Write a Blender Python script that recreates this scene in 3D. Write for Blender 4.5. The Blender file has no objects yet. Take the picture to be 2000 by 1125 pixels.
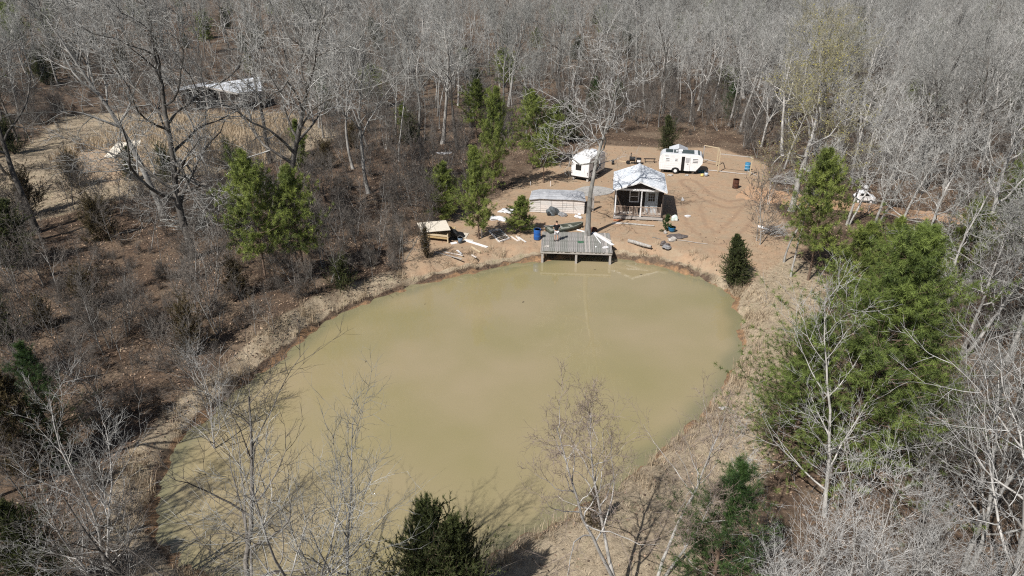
import bpy, math, random
import numpy as np
from mathutils import Vector, Matrix
S = bpy.context.scene
COL = S.collection
R = math.radians
rng = np.random.default_rng(7)
random.seed(7)

# ------------------------------------------------------------------ camera
CAM_H = 22.5; PITCH = R(26); FOC = 1350.0
cam_d = bpy.data.cameras.new('camera'); cam = bpy.data.objects.new('camera', cam_d); COL.objects.link(cam)
cam.location = (0, 0, CAM_H); cam.rotation_euler = (R(90) - PITCH, 0, 0)
cam_d.sensor_width = 36; cam_d.lens = 36 * FOC / 2000; cam_d.clip_end = 3000; cam_d.clip_start = 0.5
S.camera = cam
# ------------------------------------------------------------------ sky and sun
SUN_DIR = Vector((-0.56, -0.66, 1.0)).normalized()      # towards the sun
sun_el = math.asin(SUN_DIR.z); sun_az = math.atan2(SUN_DIR.x, SUN_DIR.y)
W = bpy.data.worlds.new('World'); S.world = W; W.use_nodes = True
nt = W.node_tree; nt.nodes.clear()
sky = nt.nodes.new('ShaderNodeTexSky'); sky.sky_type = 'NISHITA'; sky.sun_disc = False
sky.sun_elevation = sun_el; sky.sun_rotation = sun_az; sky.air_density = 1.0; sky.dust_density = 1.5
bg = nt.nodes.new('ShaderNodeBackground'); bg.inputs[1].default_value = 0.05
wo = nt.nodes.new('ShaderNodeOutputWorld')
nt.links.new(sky.outputs[0], bg.inputs[0]); nt.links.new(bg.outputs[0], wo.inputs[0])
sl = bpy.data.lights.new('sun', 'SUN'); sl.energy = 5.0; sl.angle = R(0.5); sl.color = (1.0, 0.965, 0.92)
so = bpy.data.objects.new('sun', sl); COL.objects.link(so); so.rotation_euler = SUN_DIR.to_track_quat('Z', 'Y').to_euler()
S.view_settings.view_transform = 'Standard'; S.view_settings.look = 'None'
S.view_settings.exposure = 0.25; S.view_settings.gamma = 1.0; S.view_settings.use_curve_mapping = False
try:
    S.cycles.use_denoising = False; S.cycles.pixel_filter_type = 'BLACKMAN_HARRIS'; S.cycles.filter_width = 1.15
    S.cycles.max_bounces = 6; S.cycles.diffuse_bounces = 2; S.cycles.glossy_bounces = 2
    S.cycles.transmission_bounces = 3; S.cycles.transparent_max_bounces = 4
except Exception: pass

# ------------------------------------------------------------------ pixel -> place helpers (reference pixels, 2000 wide)
_s, _c = math.sin(PITCH), math.cos(PITCH)
def G(u, v, z=1.0):
    xc = (u - 1000) / FOC; yc = (562.5 - v) / FOC
    d = (xc, _c + yc * _s, -_s + yc * _c); t = (z - CAM_H) / d[2]
    return d[0] * t, d[1] * t
def ZT(Y, v):
    yc = (562.5 - v) / FOC
    return CAM_H + Y * (yc * _c - _s) / (_c + yc * _s)
def AT(u, v, Y):                       # the point at depth Y seen at pixel u, v
    z = ZT(Y, v); x, y = G(u, v, z) if abs(z - CAM_H) > .05 else (0, Y)
    return Vector((x, y, z))

# ------------------------------------------------------------------ terrain
POND_PX = [(1150, 500), (1057, 508), (1000, 517), (940, 530), (880, 541), (820, 556), (760, 577), (700, 597), (650, 622), (600, 655),
           (550, 700), (500, 735), (450, 775), (400, 815), (350, 870), (320, 920), (302, 985), (303, 1045), (330, 1085), (372, 1122),
           (440, 1150), (560, 1165), (700, 1160), (800, 1145), (880, 1120), (950, 1095), (1000, 1058), (1050, 1040), (1100, 1015),
           (1150, 985), (1200, 955), (1270, 900), (1330, 850), (1380, 805), (1415, 760), (1440, 700), (1450, 645), (1442, 600),
           (1422, 572), (1390, 552), (1340, 533), (1290, 519), (1240, 510), (1200, 505)]
def smooth_poly(pts, it=2):
    p = np.array(pts, float)
    for _ in range(it):
        q = np.roll(p, -1, 0); a = p * .75 + q * .25; b = p * .25 + q * .75
        p = np.empty((len(a) * 2, 2)); p[0::2] = a; p[1::2] = b
    return p
def px_poly(pts, z=1.0): return [G(u, v, z) for u, v in pts]
POND = smooth_poly(px_poly(POND_PX, 0.0), 2)
def sdist(poly, X, Y):                 # signed distance to polygon, negative inside
    P = np.stack([np.ravel(X), np.ravel(Y)], 1).astype(float)
    A = np.asarray(poly, float); B = np.roll(A, -1, 0)
    best = np.full(len(P), 1e9); ins = np.zeros(len(P), bool)
    for a, b in zip(A, B):
        ab = b - a; ap = P - a
        t = np.clip((ap @ ab) / (ab @ ab + 1e-12), 0, 1)
        d = np.hypot(ap[:, 0] - t * ab[0], ap[:, 1] - t * ab[1]); best = np.minimum(best, d)
        c = ((a[1] > P[:, 1]) != (b[1] > P[:, 1]))
        if a[1] != b[1]:
            xi = a[0] + (P[:, 1] - a[1]) / (b[1] - a[1]) * ab[0]; ins ^= (c & (P[:, 0] < xi))
    return np.where(ins, -best, best).reshape(np.shape(X))
def sstep(a, b, x):
    t = np.clip((x - a) / (b - a), 0, 1); return t * t * (3 - 2 * t)
def wob(X, Y, f, s):
    return (np.sin(X * f + s) * np.cos(Y * f * 1.13 + s * 2.1) + .5 * np.sin(X * f * 2.3 + Y * f * 1.7 + s * 3.3) + .3 * np.sin(X * f * 4.1 - Y * f * 3.7 + s * 5)) / 1.8
def flat_mask(X, Y):                   # the built-on clearing stays level
    return 1 - sstep(0, 8, sdist(YARD, X, Y))
YARD = px_poly([(800, 470), (880, 430), (985, 385), (1030, 350), (1110, 305), (1180, 285), (1290, 290), (1400, 290), (1490, 320), (1500, 400), (1560, 480), (1430, 560), (1290, 515), (1150, 500), (1050, 505), (900, 525), (800, 545)])
def terrain(X, Y):
    X = np.asarray(X, float); Y = np.asarray(Y, float)
    d = sdist(POND, X, Y)
    n = wob(X, Y, .11, 1.3) * .45 + wob(X, Y, .45, 2.2) * .14
    fm = flat_mask(X, Y)
    hill = .03 * np.clip(-X - 50, 0, 60) + .010 * np.clip(Y - 110, 0, 200)
    base = 1.0 + (n + hill) * (1 - fm) + .02 * wob(X, Y, 1.3, .4)
    dd = d + .34 * wob(X, Y, 1.5, 4.0) + .16 * wob(X, Y, 4.3, 1.0) + .25 * wob(X, Y, .6, 9.0)
    up = sstep(-.1, 1.9, dd)
    bank = .22 * sstep(-.05, .3, dd) + (base - .22) * up
    return np.where(dd < 0, np.maximum(-1.2, dd * .45), bank) - .02
def th(x, y): return float(terrain(np.array([x]), np.array([y]))[0])
def GT(u, v):                          # pixel -> ground point on the terrain
    z = 1.0
    for _ in range(5):
        x, y = G(u, v, z); z = th(x, y)
    return x, y, z
def ptex(x, y, z):
    yy = y * _s + (z - CAM_H) * _c; zz = y * _c - (z - CAM_H) * _s
    return 1000 + FOC * x / zz, 562.5 - FOC * yy / zz

# ------------------------------------------------------------------ material helpers
MATS = {}
def mat(name, col, rough=.8, col2=None, scale=3.0, bump=0.0, bscale=None, metal=0.0, tint=None, trans=0.0, spec=.3, detail=4, stretch=None, contrast=(.35, .65), bdist=.03, rnd=None):
    if name in MATS: return MATS[name]
    m = bpy.data.materials.new(name); m.use_nodes = True; n = m.node_tree; N = n.nodes; L = n.links
    b = N['Principled BSDF']; b.inputs['Roughness'].default_value = rough; b.inputs['Metallic'].default_value = metal
    b.inputs['Specular IOR Level'].default_value = spec
    tc = N.new('ShaderNodeTexCoord'); src = tc.outputs['Object']
    if stretch:
        mp = N.new('ShaderNodeMapping'); mp.inputs['Scale'].default_value = stretch; L.new(src, mp.inputs[0]); src = mp.outputs[0]
    colout = None
    if col2 is not None:
        if tint:
            at = N.new('ShaderNodeAttribute'); at.attribute_name = 'tint'; fac = at.outputs['Fac']
        else:
            nz = N.new('ShaderNodeTexNoise'); nz.inputs['Scale'].default_value = scale; nz.inputs['Detail'].default_value = detail
            nz.inputs['Roughness'].default_value = .65
            L.new(src, nz.inputs['Vector']); mr = N.new('ShaderNodeMapRange')
            mr.inputs[1].default_value = contrast[0]; mr.inputs[2].default_value = contrast[1]; L.new(nz.outputs[0], mr.inputs[0]); fac = mr.outputs[0]
        mx = N.new('ShaderNodeMix'); mx.data_type = 'RGBA'
        mx.inputs[6].default_value = (*col, 1); mx.inputs[7].default_value = (*col2, 1); L.new(fac, mx.inputs[0]); colout = mx.outputs[2]
        if rnd:                        # each plant a little lighter or darker than the next
            oi = N.new('ShaderNodeObjectInfo'); r1 = N.new('ShaderNodeMapRange'); r1.inputs[3].default_value = rnd[0]; r1.inputs[4].default_value = rnd[1]; L.new(oi.outputs['Random'], r1.inputs[0])
            ml = N.new('ShaderNodeVectorMath'); ml.operation = 'SCALE'; L.new(colout, ml.inputs[0]); L.new(r1.outputs[0], ml.inputs['Scale']); colout = ml.outputs[0]
        L.new(colout, b.inputs['Base Color'])
    else: b.inputs['Base Color'].default_value = (*col, 1)
    if bump:
        nb = N.new('ShaderNodeTexNoise'); nb.inputs['Scale'].default_value = bscale or scale * 3; nb.inputs['Detail'].default_value = 4
        L.new(src, nb.inputs['Vector']); bp = N.new('ShaderNodeBump'); bp.inputs['Strength'].default_value = bump; bp.inputs['Distance'].default_value = bdist
        L.new(nb.outputs[0], bp.inputs['Height']); L.new(bp.outputs[0], b.inputs['Normal'])
    if trans:
        tr = N.new('ShaderNodeBsdfTranslucent'); ms = N.new('ShaderNodeMixShader'); ms.inputs[0].default_value = trans
        if colout: L.new(colout, tr.inputs[0])
        else: tr.inputs[0].default_value = (*col, 1)
        L.new(b.outputs[0], ms.inputs[1]); L.new(tr.outputs[0], ms.inputs[2]); L.new(ms.outputs[0], N['Material Output'].inputs[0])
    MATS[name] = m; return m

# ------------------------------------------------------------------ mesh helpers
def np_mesh(name, V, F4=None, F3=None, mats=(), tint=None, smooth=False, cols=None):
    V = np.asarray(V, np.float32).reshape(-1, 3)
    F4 = np.zeros((0, 4), np.int32) if F4 is None else np.asarray(F4, np.int32).reshape(-1, 4)
    F3 = np.zeros((0, 3), np.int32) if F3 is None else np.asarray(F3, np.int32).reshape(-1, 3)
    me = bpy.data.meshes.new(name); me.vertices.add(len(V)); me.vertices.foreach_set('co', V.ravel())
    nl = F4.size + F3.size; me.loops.add(nl); me.loops.foreach_set('vertex_index', np.concatenate([F4.ravel(), F3.ravel()]))
    nf = len(F4) + len(F3); me.polygons.add(nf)
    ls = np.concatenate([np.arange(len(F4)) * 4, F4.size + np.arange(len(F3)) * 3]).astype(np.int32)
    me.polygons.foreach_set('loop_start', ls)
    if smooth: me.polygons.foreach_set('use_smooth', np.ones(nf, bool))
    me.update(calc_edges=True)
    if tint is not None:
        a = me.attributes.new('tint', 'FLOAT', 'POINT'); a.data.foreach_set('value', np.asarray(tint, np.float32))
    if cols is not None:
        a = me.color_attributes.new('zone', 'FLOAT_COLOR', 'POINT'); a.data.foreach_set('color', np.asarray(cols, np.float32).ravel())
    for m in mats: me.materials.append(m)
    return me
def link(name, me, parent=None):
    o = bpy.data.objects.new(name, me); COL.objects.link(o)
    if parent: o.parent = parent
    return o
def tag(o, label, cat, group=None):
    o['label'] = label; o['category'] = cat
    if group: o['group'] = group
    return o
def thing(name, label, cat, loc=(0, 0, 0), rz=0.0, group=None):
    o = bpy.data.objects.new(name, None); COL.objects.link(o); o.location = loc; o.rotation_euler = (0, 0, rz); o.empty_display_size = .2
    return tag(o, label, cat, group)

class MB:
    def __init__(s): s.V = []; s.F = []
    def add(s, vs, fs):
        k = len(s.V); s.V += [tuple(v) for v in vs]; s.F += [tuple(i + k for i in f) for f in fs]; return s
    def box(s, c, d, rz=0, M=None):
        x, y, z = d[0] / 2, d[1] / 2, d[2] / 2
        vs = [Vector((a * x, b * y, e * z)) for e in (-1, 1) for a, b in ((-1, -1), (1, -1), (1, 1), (-1, 1))]
        Q = M if M is not None else Matrix.Rotation(rz, 3, 'Z')
        vs = [Q @ v + Vector(c) for v in vs]
        return s.add(vs, [(3, 2, 1, 0), (4, 5, 6, 7), (0, 1, 5, 4), (1, 2, 6, 5), (2, 3, 7, 6), (3, 0, 4, 7)])
    def beam(s, p, q, w, h=None, roll=0):
        h = h or w; p = Vector(p); q = Vector(q); d = q - p
        M = d.to_track_quat('Z', 'Y').to_matrix() @ Matrix.Rotation(roll, 3, 'Z')
        return s.box((p + q) / 2, (w, h, d.length), M=M)
    def tube(s, pts, rs, n=10, cap=True):
        pts = [Vector(p) for p in pts]; k = len(pts); vs = []; 
        for i, p in enumerate(pts):
            d = (pts[min(i + 1, k - 1)] - pts[max(i - 1, 0)]).normalized()
            a = d.orthogonal().normalized() if i == 0 else (a - d * a.dot(d)).normalized()
            b = d.cross(a)
            for j in range(n):
                t = 2 * math.pi * j / n; vs.append(p + (a * math.cos(t) + b * math.sin(t)) * rs[i])
        fs = [(i * n + j, i * n + (j + 1) % n, (i + 1) * n + (j + 1) % n, (i + 1) * n + j) for i in range(k - 1) for j in range(n)]
        if cap: fs += [tuple(range(n))[::-1], tuple(range((k - 1) * n, k * n))]
        return s.add(vs, fs)
    def cyl(s, p, q, r, r2=None, n=14): return s.tube([p, q], [r, r if r2 is None else r2], n)
    def prism(s, poly, y0, y1, axis='y'):     # poly in (x,z) extruded along y, or (x,y) along z
        n = len(poly)
        if axis == 'y': vs = [(a, y0, b) for a, b in poly] + [(a, y1, b) for a, b in poly]
        else: vs = [(a, b, y0) for a, b in poly] + [(a, b, y1) for a, b in poly]
        return s.add(vs, [tuple(range(n)), tuple(range(2 * n - 1, n - 1, -1))] + [((i + 1) % n, i, i + n, (i + 1) % n + n) for i in range(n)])
    def slab(s, quad, t):                      # quad of 4 points thickened downwards
        q = [Vector(p) for p in quad]; nrm = (q[1] - q[0]).cross(q[3] - q[0]).normalized()
        if nrm.z < 0: nrm = -nrm
        return s.add(q + [p - nrm * t for p in q], [(0, 1, 2, 3), (7, 6, 5, 4), (0, 4, 5, 1), (1, 5, 6, 2), (2, 6, 7, 3), (3, 7, 4, 0)])
    def build(s, name, m, parent=None, bevel=0, smooth=False):
        me = bpy.data.meshes.new(name); me.from_pydata(s.V, [], s.F); me.materials.append(m)
        import bmesh
        bm = bmesh.new(); bm.from_mesh(me); bmesh.ops.recalc_face_normals(bm, faces=bm.faces); bm.to_mesh(me); bm.free()
        if smooth: me.shade_smooth() if hasattr(me, 'shade_smooth') else None
        o = link(name, me, parent)
        if bevel:
            b = o.modifiers.new('bevel', 'BEVEL'); b.width = bevel; b.segments = 1; b.limit_method = 'ANGLE'
        return o

# ------------------------------------------------------------------ vectorised branching
def nrm(v): return v / (np.linalg.norm(v, axis=-1, keepdims=True) + 1e-9)
def grow(g, P0, D0, Ln, R0, K, gnarl, up, tip=.25):
    n = len(P0); P = np.zeros((n, K + 1, 3)); Dd = np.zeros((n, K + 1, 3)); P[:, 0] = P0; D = nrm(D0.copy()); Dd[:, 0] = D
    for k in range(K):
        D = nrm(D + g.normal(0, gnarl, (n, 3)) + np.array([0, 0, up])); P[:, k + 1] = P[:, k] + D * (Ln / K)[:, None]; Dd[:, k + 1] = D
    t = np.linspace(0, 1, K + 1)[None]; Rr = R0[:, None] * (1 - (1 - tip) * t ** .85)
    return P, Rr, Dd
def spawn(g, P, Rr, Dd, Ln, M, t0, t1, a0, a1, lr, rr, shape=None):
    n, K1, _ = P.shape
    t = t0 + (t1 - t0) * (np.arange(M)[None] + g.uniform(0, 1, (n, M))) / M
    f = np.clip(t * (K1 - 1), 0, K1 - 1.001); i = f.astype(int); w = (f - i)[..., None]; ix = np.arange(n)[:, None]
    p = P[ix, i] * (1 - w) + P[ix, i + 1] * w; d = nrm(Dd[ix, i] * (1 - w) + Dd[ix, i + 1] * w)
    r = Rr[ix, i] * (1 - w[..., 0]) + Rr[ix, i + 1] * w[..., 0]
    ref = np.where(np.abs(d[..., 2:]) > .9, np.array([1., 0, 0]), np.array([0, 0, 1.])); a = nrm(np.cross(d, ref)); b = np.cross(d, a)
    ph = np.arange(M)[None] * 2.39996 + g.uniform(0, 6.28, (n, 1)) + g.normal(0, .5, (n, M))
    an = np.radians(a0 + (a1 - a0) * (t - t0) / (t1 - t0 + 1e-9) + g.normal(0, 8, (n, M)))
    nd = d * np.cos(an)[..., None] + (a * np.cos(ph)[..., None] + b * np.sin(ph)[..., None]) * np.sin(an)[..., None]
    ln = Ln[:, None] * lr * g.uniform(.6, 1.25, (n, M))
    if shape is not None: ln = ln * shape(t)
    return p.reshape(-1, 3), nd.reshape(-1, 3), ln.ravel(), (r * rr).ravel()
def tubes(P, Rr, S_):
    n, K1, _ = P.shape; D = nrm(np.gradient(P, axis=1)); ref = np.where(np.abs(D[:, :1, 2:]) > .9, np.array([1., 0, 0]), np.array([0, 0, 1.]))
    a = nrm(np.cross(D, ref)); b = np.cross(D, a); th_ = np.arange(S_) * 2 * np.pi / S_
    V = P[:, :, None] + (a[:, :, None] * np.cos(th_)[:, None] + b[:, :, None] * np.sin(th_)[:, None]) * Rr[:, :, None, None]
    idx = np.arange(n * K1 * S_).reshape(n, K1, S_); A = idx[:, :-1]; B = idx[:, 1:]
    F = np.stack([A, np.roll(A, -1, 2), np.roll(B, -1, 2), B], -1).reshape(-1, 4)
    return V.reshape(-1, 3), F
def spikes(P0, D, Ln, R0):             # tapered three-sided twigs, three triangles each
    n = len(P0); D = nrm(D); ref = np.where(np.abs(D[:, 2:]) > .9, np.array([1., 0, 0]), np.array([0, 0, 1.])); a = nrm(np.cross(D, ref)); b = np.cross(D, a)
    V = np.zeros((n, 4, 3))
    for j in range(3):
        t = j * 2.0944; V[:, j] = P0 + (a * math.cos(t) + b * math.sin(t)) * R0[:, None]
    V[:, 3] = P0 + D * Ln[:, None]; k = np.arange(n)[:, None] * 4
    F = np.concatenate([k + [0, 1, 3], k + [1, 2, 3], k + [2, 0, 3]])
    return V.reshape(-1, 3), F
class Acc:
    def __init__(s): s.V = []; s.Q = []; s.T = []; s.t = []; s.n = 0
    def add(s, V, Q=None, T=None, tint=0.):
        if Q is not None: s.Q.append(Q + s.n)
        if T is not None: s.T.append(T + s.n)
        s.V.append(V); s.t.append(np.full(len(V), tint) if np.isscalar(tint) else tint); s.n += len(V)
    def mesh(s, name, m, smooth=False):
        return np_mesh(name, np.concatenate(s.V), np.concatenate(s.Q) if s.Q else None, np.concatenate(s.T) if s.T else None, [m], np.concatenate(s.t), smooth)
def A1(*v): return np.array([v], float)

def hardwood(seed, H, r0, m_tr, m_cr, clear=.38, n1=10, m=(7, 7, 6, 4), spread=.42, gnarl=.2, ang=(68, 28), lean=(0, 0), tw=.009, stems=1, lr1=.62, top=.85, leaf=0, leaf_size=.07):
    g = np.random.default_rng(seed); tr = Acc(); cr = Acc()
    for st in range(stems):
        an = g.uniform(0, 6.28); sp = 0 if stems == 1 else g.uniform(.12, .35)
        d0 = A1(lean[0] + sp * math.cos(an), lean[1] + sp * math.sin(an), 1.)
        h = H * (1 if st == 0 else g.uniform(.7, 1))
        b0 = A1(0.25 * sp * math.cos(an), .25 * sp * math.sin(an), -.3)
        P, Q, D = grow(g, b0, d0, np.array([h * top]), np.array([r0]), 10, .07 + .02 * gnarl, .05, .16)
        Q[:, 0] *= 1.35
        V, F = tubes(P, Q, 9); tr.add(V, F)
        p, d, ln, r = spawn(g, P, Q, D, np.array([h]), n1, clear, .99, ang[0], ang[1], spread, lr1, lambda t: 1.15 - .65 * (t - clear) / (1 - clear))
        P, Q, D = grow(g, p, d, ln, r, 8, gnarl, .07, .2); L = ln
        V, F = tubes(P, Q, 6); tr.add(V, F)
        p, d, ln, r = spawn(g, P, Q, D, L, m[0], .18, .99, 60, 25, .46, .6)
        P, Q, D = grow(g, p, d, ln, np.maximum(r, tw * 1.6), 5, gnarl, .06, .25); L = ln
        V, F = tubes(P, Q, 4); cr.add(V, F)
        p, d, ln, r = spawn(g, P, Q, D, L, m[1], .15, .99, 55, 25, .5, .65)
        P, Q, D = grow(g, p, d, ln, np.maximum(r, tw * 1.2), 3, gnarl, .06, .3); L = ln
        V, F = tubes(P, Q, 3); cr.add(V, F)
        if m[2]:
            p, d, ln, r = spawn(g, P, Q, D, L, m[2], .1, .99, 50, 25, .55, .75)
            P, Q, D = grow(g, p, d, np.maximum(ln, .15), np.maximum(r, tw * .85), 2, gnarl, .05, .35); L = np.maximum(ln, .15)
            V, F = tubes(P, Q, 3); cr.add(V, F)
        p, d, ln, r = spawn(g, P, Q, D, L, m[3], .05, .99, 45, 20, .7, .8)
        V, F = spikes(p, d, np.maximum(ln, .15), np.maximum(r, tw * .7)); cr.add(V, T=F)
        if leaf:
            k = g.choice(len(p), min(leaf, len(p)), replace=False); q = p[k] + d[k] * ln[k][:, None] * g.uniform(.2, 1, (len(k), 1))
            cr_leaf = leaves(g, q, leaf_size); cr.leafdata = cr_leaf
    return tr.mesh('trunk', m_tr, True), cr.mesh('crown', m_cr, False), getattr(cr, 'leafdata', None)
def leaves(g, q, s):
    n = len(q); a = nrm(g.normal(0, 1, (n, 3))); b = nrm(np.cross(a, g.normal(0, 1, (n, 3)))); l = s * g.uniform(.6, 1.4, (n, 1))
    V = np.stack([q, q + a * l * .5 + b * l * .35, q + a * l, q + a * l * .5 - b * l * .35], 1)
    F = np.arange(n * 4).reshape(n, 4); return V.reshape(-1, 3), F, np.repeat(g.uniform(0, 1, n), 4)

def needles(g, p, d, nn, ln, wd, cone=75, tint=None):
    n = len(p); d = nrm(d); P0 = np.repeat(p, nn, 0); D = np.repeat(d, nn, 0)
    ref = np.where(np.abs(D[:, 2:]) > .9, np.array([1., 0, 0]), np.array([0, 0, 1.])); a = nrm(np.cross(D, ref)); b = np.cross(D, a)
    N = n * nn; ph = g.uniform(0, 6.28, N); an = np.radians(cone) * np.sqrt(g.uniform(0.02, 1, N))
    nd = D * np.cos(an)[:, None] + (a * np.cos(ph)[:, None] + b * np.sin(ph)[:, None]) * np.sin(an)[:, None]
    P0 = P0 - D * (g.uniform(0, 1, (N, 1)) * ln * .9)
    sd = nrm(np.cross(nd, g.normal(0, 1, (N, 3)))) * wd * .5; L = (ln * g.uniform(.7, 1.2, N))[:, None]
    V = np.stack([P0 - sd, P0 + sd, P0 + nd * L], 1).reshape(-1, 3)
    tt = np.repeat(g.uniform(0, 1, n) if tint is None else tint, nn)
    tt = np.clip(tt + g.normal(0, .15, N), 0, 1)
    return V, np.arange(N * 3).reshape(-1, 3), np.repeat(tt, 3)
def conifer(seed, H, r0, Rm, m_tr, m_fo, cs=.2, nb=90, m2=6, nn=13, ln=.24, wd=.022, ang=(85, 40), prof=None, up=.06, irregular=.3, tufts=3, cone=75, lean=(0, 0)):
    g = np.random.default_rng(seed); tr = Acc(); fo = Acc()
    P, Q, D = grow(g, A1(0, 0, -.3), A1(lean[0], lean[1], 1), np.array([H * .98 + .3]), np.array([r0]), 12, .025, .05, .08); Q[:, 0] *= 1.25
    V, F = tubes(P, Q, 8); tr.add(V, F)
    prof = prof or (lambda t: np.clip((1 - t) / (1 - cs), 0, 1) ** .75 * (.55 + .45 * np.clip((t - cs) / .25, 0, 1)) + .06)
    p, d, l, r = spawn(g, P, Q, D, np.array([Rm]), nb, cs, .985, ang[0], ang[1], 1., .3, lambda t: prof(t))
    l = l * (1 + g.normal(0, irregular, len(l)) * .6).clip(.35, 1.5); r = np.clip(r, .012, .06)
    P, Q, D = grow(g, p, d, l, r, 5, .1, up, .3); L = l
    V, F = tubes(P, Q, 4); tr.add(V, F)
    p, d, l, r = spawn(g, P, Q, D, L, m2, .30, .99, 60, 30, .38, .5)
    l = np.maximum(l, .12); P2, Q2, D2 = grow(g, p, d, l, np.clip(r, .008, .03), 3, .12, .1, .4)
    V, F = tubes(P2, Q2, 3); tr.add(V, F)
    bt = np.repeat(g.uniform(0, 1, nb), m2)
    for k in range(tufts):
        t = .35 + .65 * (k + 1) / tufts if tufts < 4 else (k + 1) / tufts; f = t * 3; i = min(int(f), 2); w = f - i
        q = P2[:, i] * (1 - w) + P2[:, i + 1] * w
        V, F, tt = needles(g, q, D2[:, i + 1], nn, ln, wd, cone, np.clip(bt * .6 + .4 * t * g.uniform(.3, 1, len(bt)), 0, 1)); fo.add(V, T=F, tint=tt)
    V, F, tt = needles(g, P[:, -1], D[:, -1], nn, ln, wd, cone); fo.add(V, T=F, tint=tt)
    V, F, tt = needles(g, P[:, -2], D[:, -2], nn, ln, wd, cone); fo.add(V, T=F, tint=tt)
    return tr.mesh('trunk', m_tr, True), fo.mesh('foliage', m_fo)

def gn_scatter(name, pts, variants, var, rot, scl, tilt=0.0):
    """one 'stuff' object that instances meshes (given as unlinked objects) on points"""
    me = bpy.data.meshes.new(name); me.from_pydata([tuple(p) for p in pts], [], [])
    n = len(pts)
    a = me.attributes.new('var', 'INT', 'POINT'); a.data.foreach_set('value', np.asarray(var, np.int32))
    a = me.attributes.new('rot', 'FLOAT_VECTOR', 'POINT'); rr = np.zeros((n, 3)); rr[:, 2] = rot; rr[:, :2] = np.random.default_rng(3).normal(0, tilt, (n, 2)) if tilt else 0
    a.data.foreach_set('vector', rr.astype(np.float32).ravel())
    a = me.attributes.new('scl', 'FLOAT_VECTOR', 'POINT'); a.data.foreach_set('vector', np.asarray(scl, np.float32).ravel())
    o = link(name, me); o['kind'] = 'stuff'
    ng = bpy.data.node_groups.new(name, 'GeometryNodeTree'); ng.interface.new_socket('Geometry', in_out='INPUT', socket_type='NodeSocketGeometry'); ng.interface.new_socket('Geometry', in_out='OUTPUT', socket_type='NodeSocketGeometry')
    N = ng.nodes; L = ng.links; gi = N.new('NodeGroupInput'); go = N.new('NodeGroupOutput'); jn = N.new('GeometryNodeJoinGeometry')
    def attr(nm, ty):
        x = N.new('GeometryNodeInputNamedAttribute'); x.data_type = ty; x.inputs['Name'].default_value = nm; return [s for s in x.outputs if s.enabled and s.name == 'Attribute'][0]
    va = attr('var', 'INT'); ra = attr('rot', 'FLOAT_VECTOR'); sa = attr('scl', 'FLOAT_VECTOR')
    for k, vo in enumerate(variants):
        cp = N.new('FunctionNodeCompare'); cp.data_type = 'INT'; cp.operation = 'EQUAL'
        ins = [s for s in cp.inputs if s.enabled]; L.new(va, ins[0]); ins[1].default_value = k
        ip = N.new('GeometryNodeInstanceOnPoints'); oi = N.new('GeometryNodeObjectInfo'); oi.inputs['Object'].default_value = vo
        er = N.new('FunctionNodeEulerToRotation'); L.new(ra, er.inputs[0])
        L.new(gi.outputs[0], ip.inputs['Points']); L.new([s for s in cp.outputs if s.enabled][0], ip.inputs['Selection']); L.new(oi.outputs['Geometry'], ip.inputs['Instance'])
        L.new(er.outputs[0], ip.inputs['Rotation']); L.new(sa, ip.inputs['Scale']); L.new(ip.outputs[0], jn.inputs[0])
    L.new(jn.outputs[0], go.inputs[0])
    md = o.modifiers.new('scatter', 'NODES'); md.node_group = ng
    return o
def proto(name, meshes):               # an unlinked object holding several meshes joined (numpy merge through bmesh)
    import bmesh
    bm = bmesh.new(); mats = []
    out = bpy.data.meshes.new(name)
    for me in meshes:
        k = len(bm.faces); bm.from_mesh(me); bm.faces.ensure_lookup_table()
        for m in me.materials:
            if m not in mats: mats.append(m)
        mi = mats.index(me.materials[0])
        for f in bm.faces[k:]: f.material_index = mi
    bm.to_mesh(out); bm.free()
    for m in mats: out.materials.append(m)
    return bpy.data.objects.new(name, out)
def proto(name, meshes):               # an unlinked object joining several meshes, for scattering
    Vs = []; LI = []; LS = []; LT = []; MI = []; TT = []; n = 0; nl = 0; mats = []
    for me in meshes:
        v = np.zeros(len(me.vertices) * 3, np.float32); me.vertices.foreach_get('co', v)
        li = np.zeros(len(me.loops), np.int32); me.loops.foreach_get('vertex_index', li)
        ls = np.zeros(len(me.polygons), np.int32); me.polygons.foreach_get('loop_start', ls)
        tt = np.zeros(len(me.vertices), np.float32)
        if 'tint' in me.attributes: me.attributes['tint'].data.foreach_get('value', tt)
        if me.materials[0] not in mats: mats.append(me.materials[0])
        MI.append(np.full(len(ls), mats.index(me.materials[0]), np.int32)); Vs.append(v); LI.append(li + n); LS.append(ls + nl); TT.append(tt)
        n += len(me.vertices); nl += len(li)
    out = bpy.data.meshes.new(name); out.vertices.add(n); out.vertices.foreach_set('co', np.concatenate(Vs))
    out.loops.add(nl); out.loops.foreach_set('vertex_index', np.concatenate(LI)); LSs = np.concatenate(LS)
    out.polygons.add(len(LSs)); out.polygons.foreach_set('loop_start', LSs)
    for m in mats: out.materials.append(m)
    out.polygons.foreach_set('material_index', np.concatenate(MI)); out.update(calc_edges=True)
    a = out.attributes.new('tint', 'FLOAT', 'POINT'); a.data.foreach_set('value', np.concatenate(TT))
    return bpy.data.objects.new(name, out)

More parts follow.
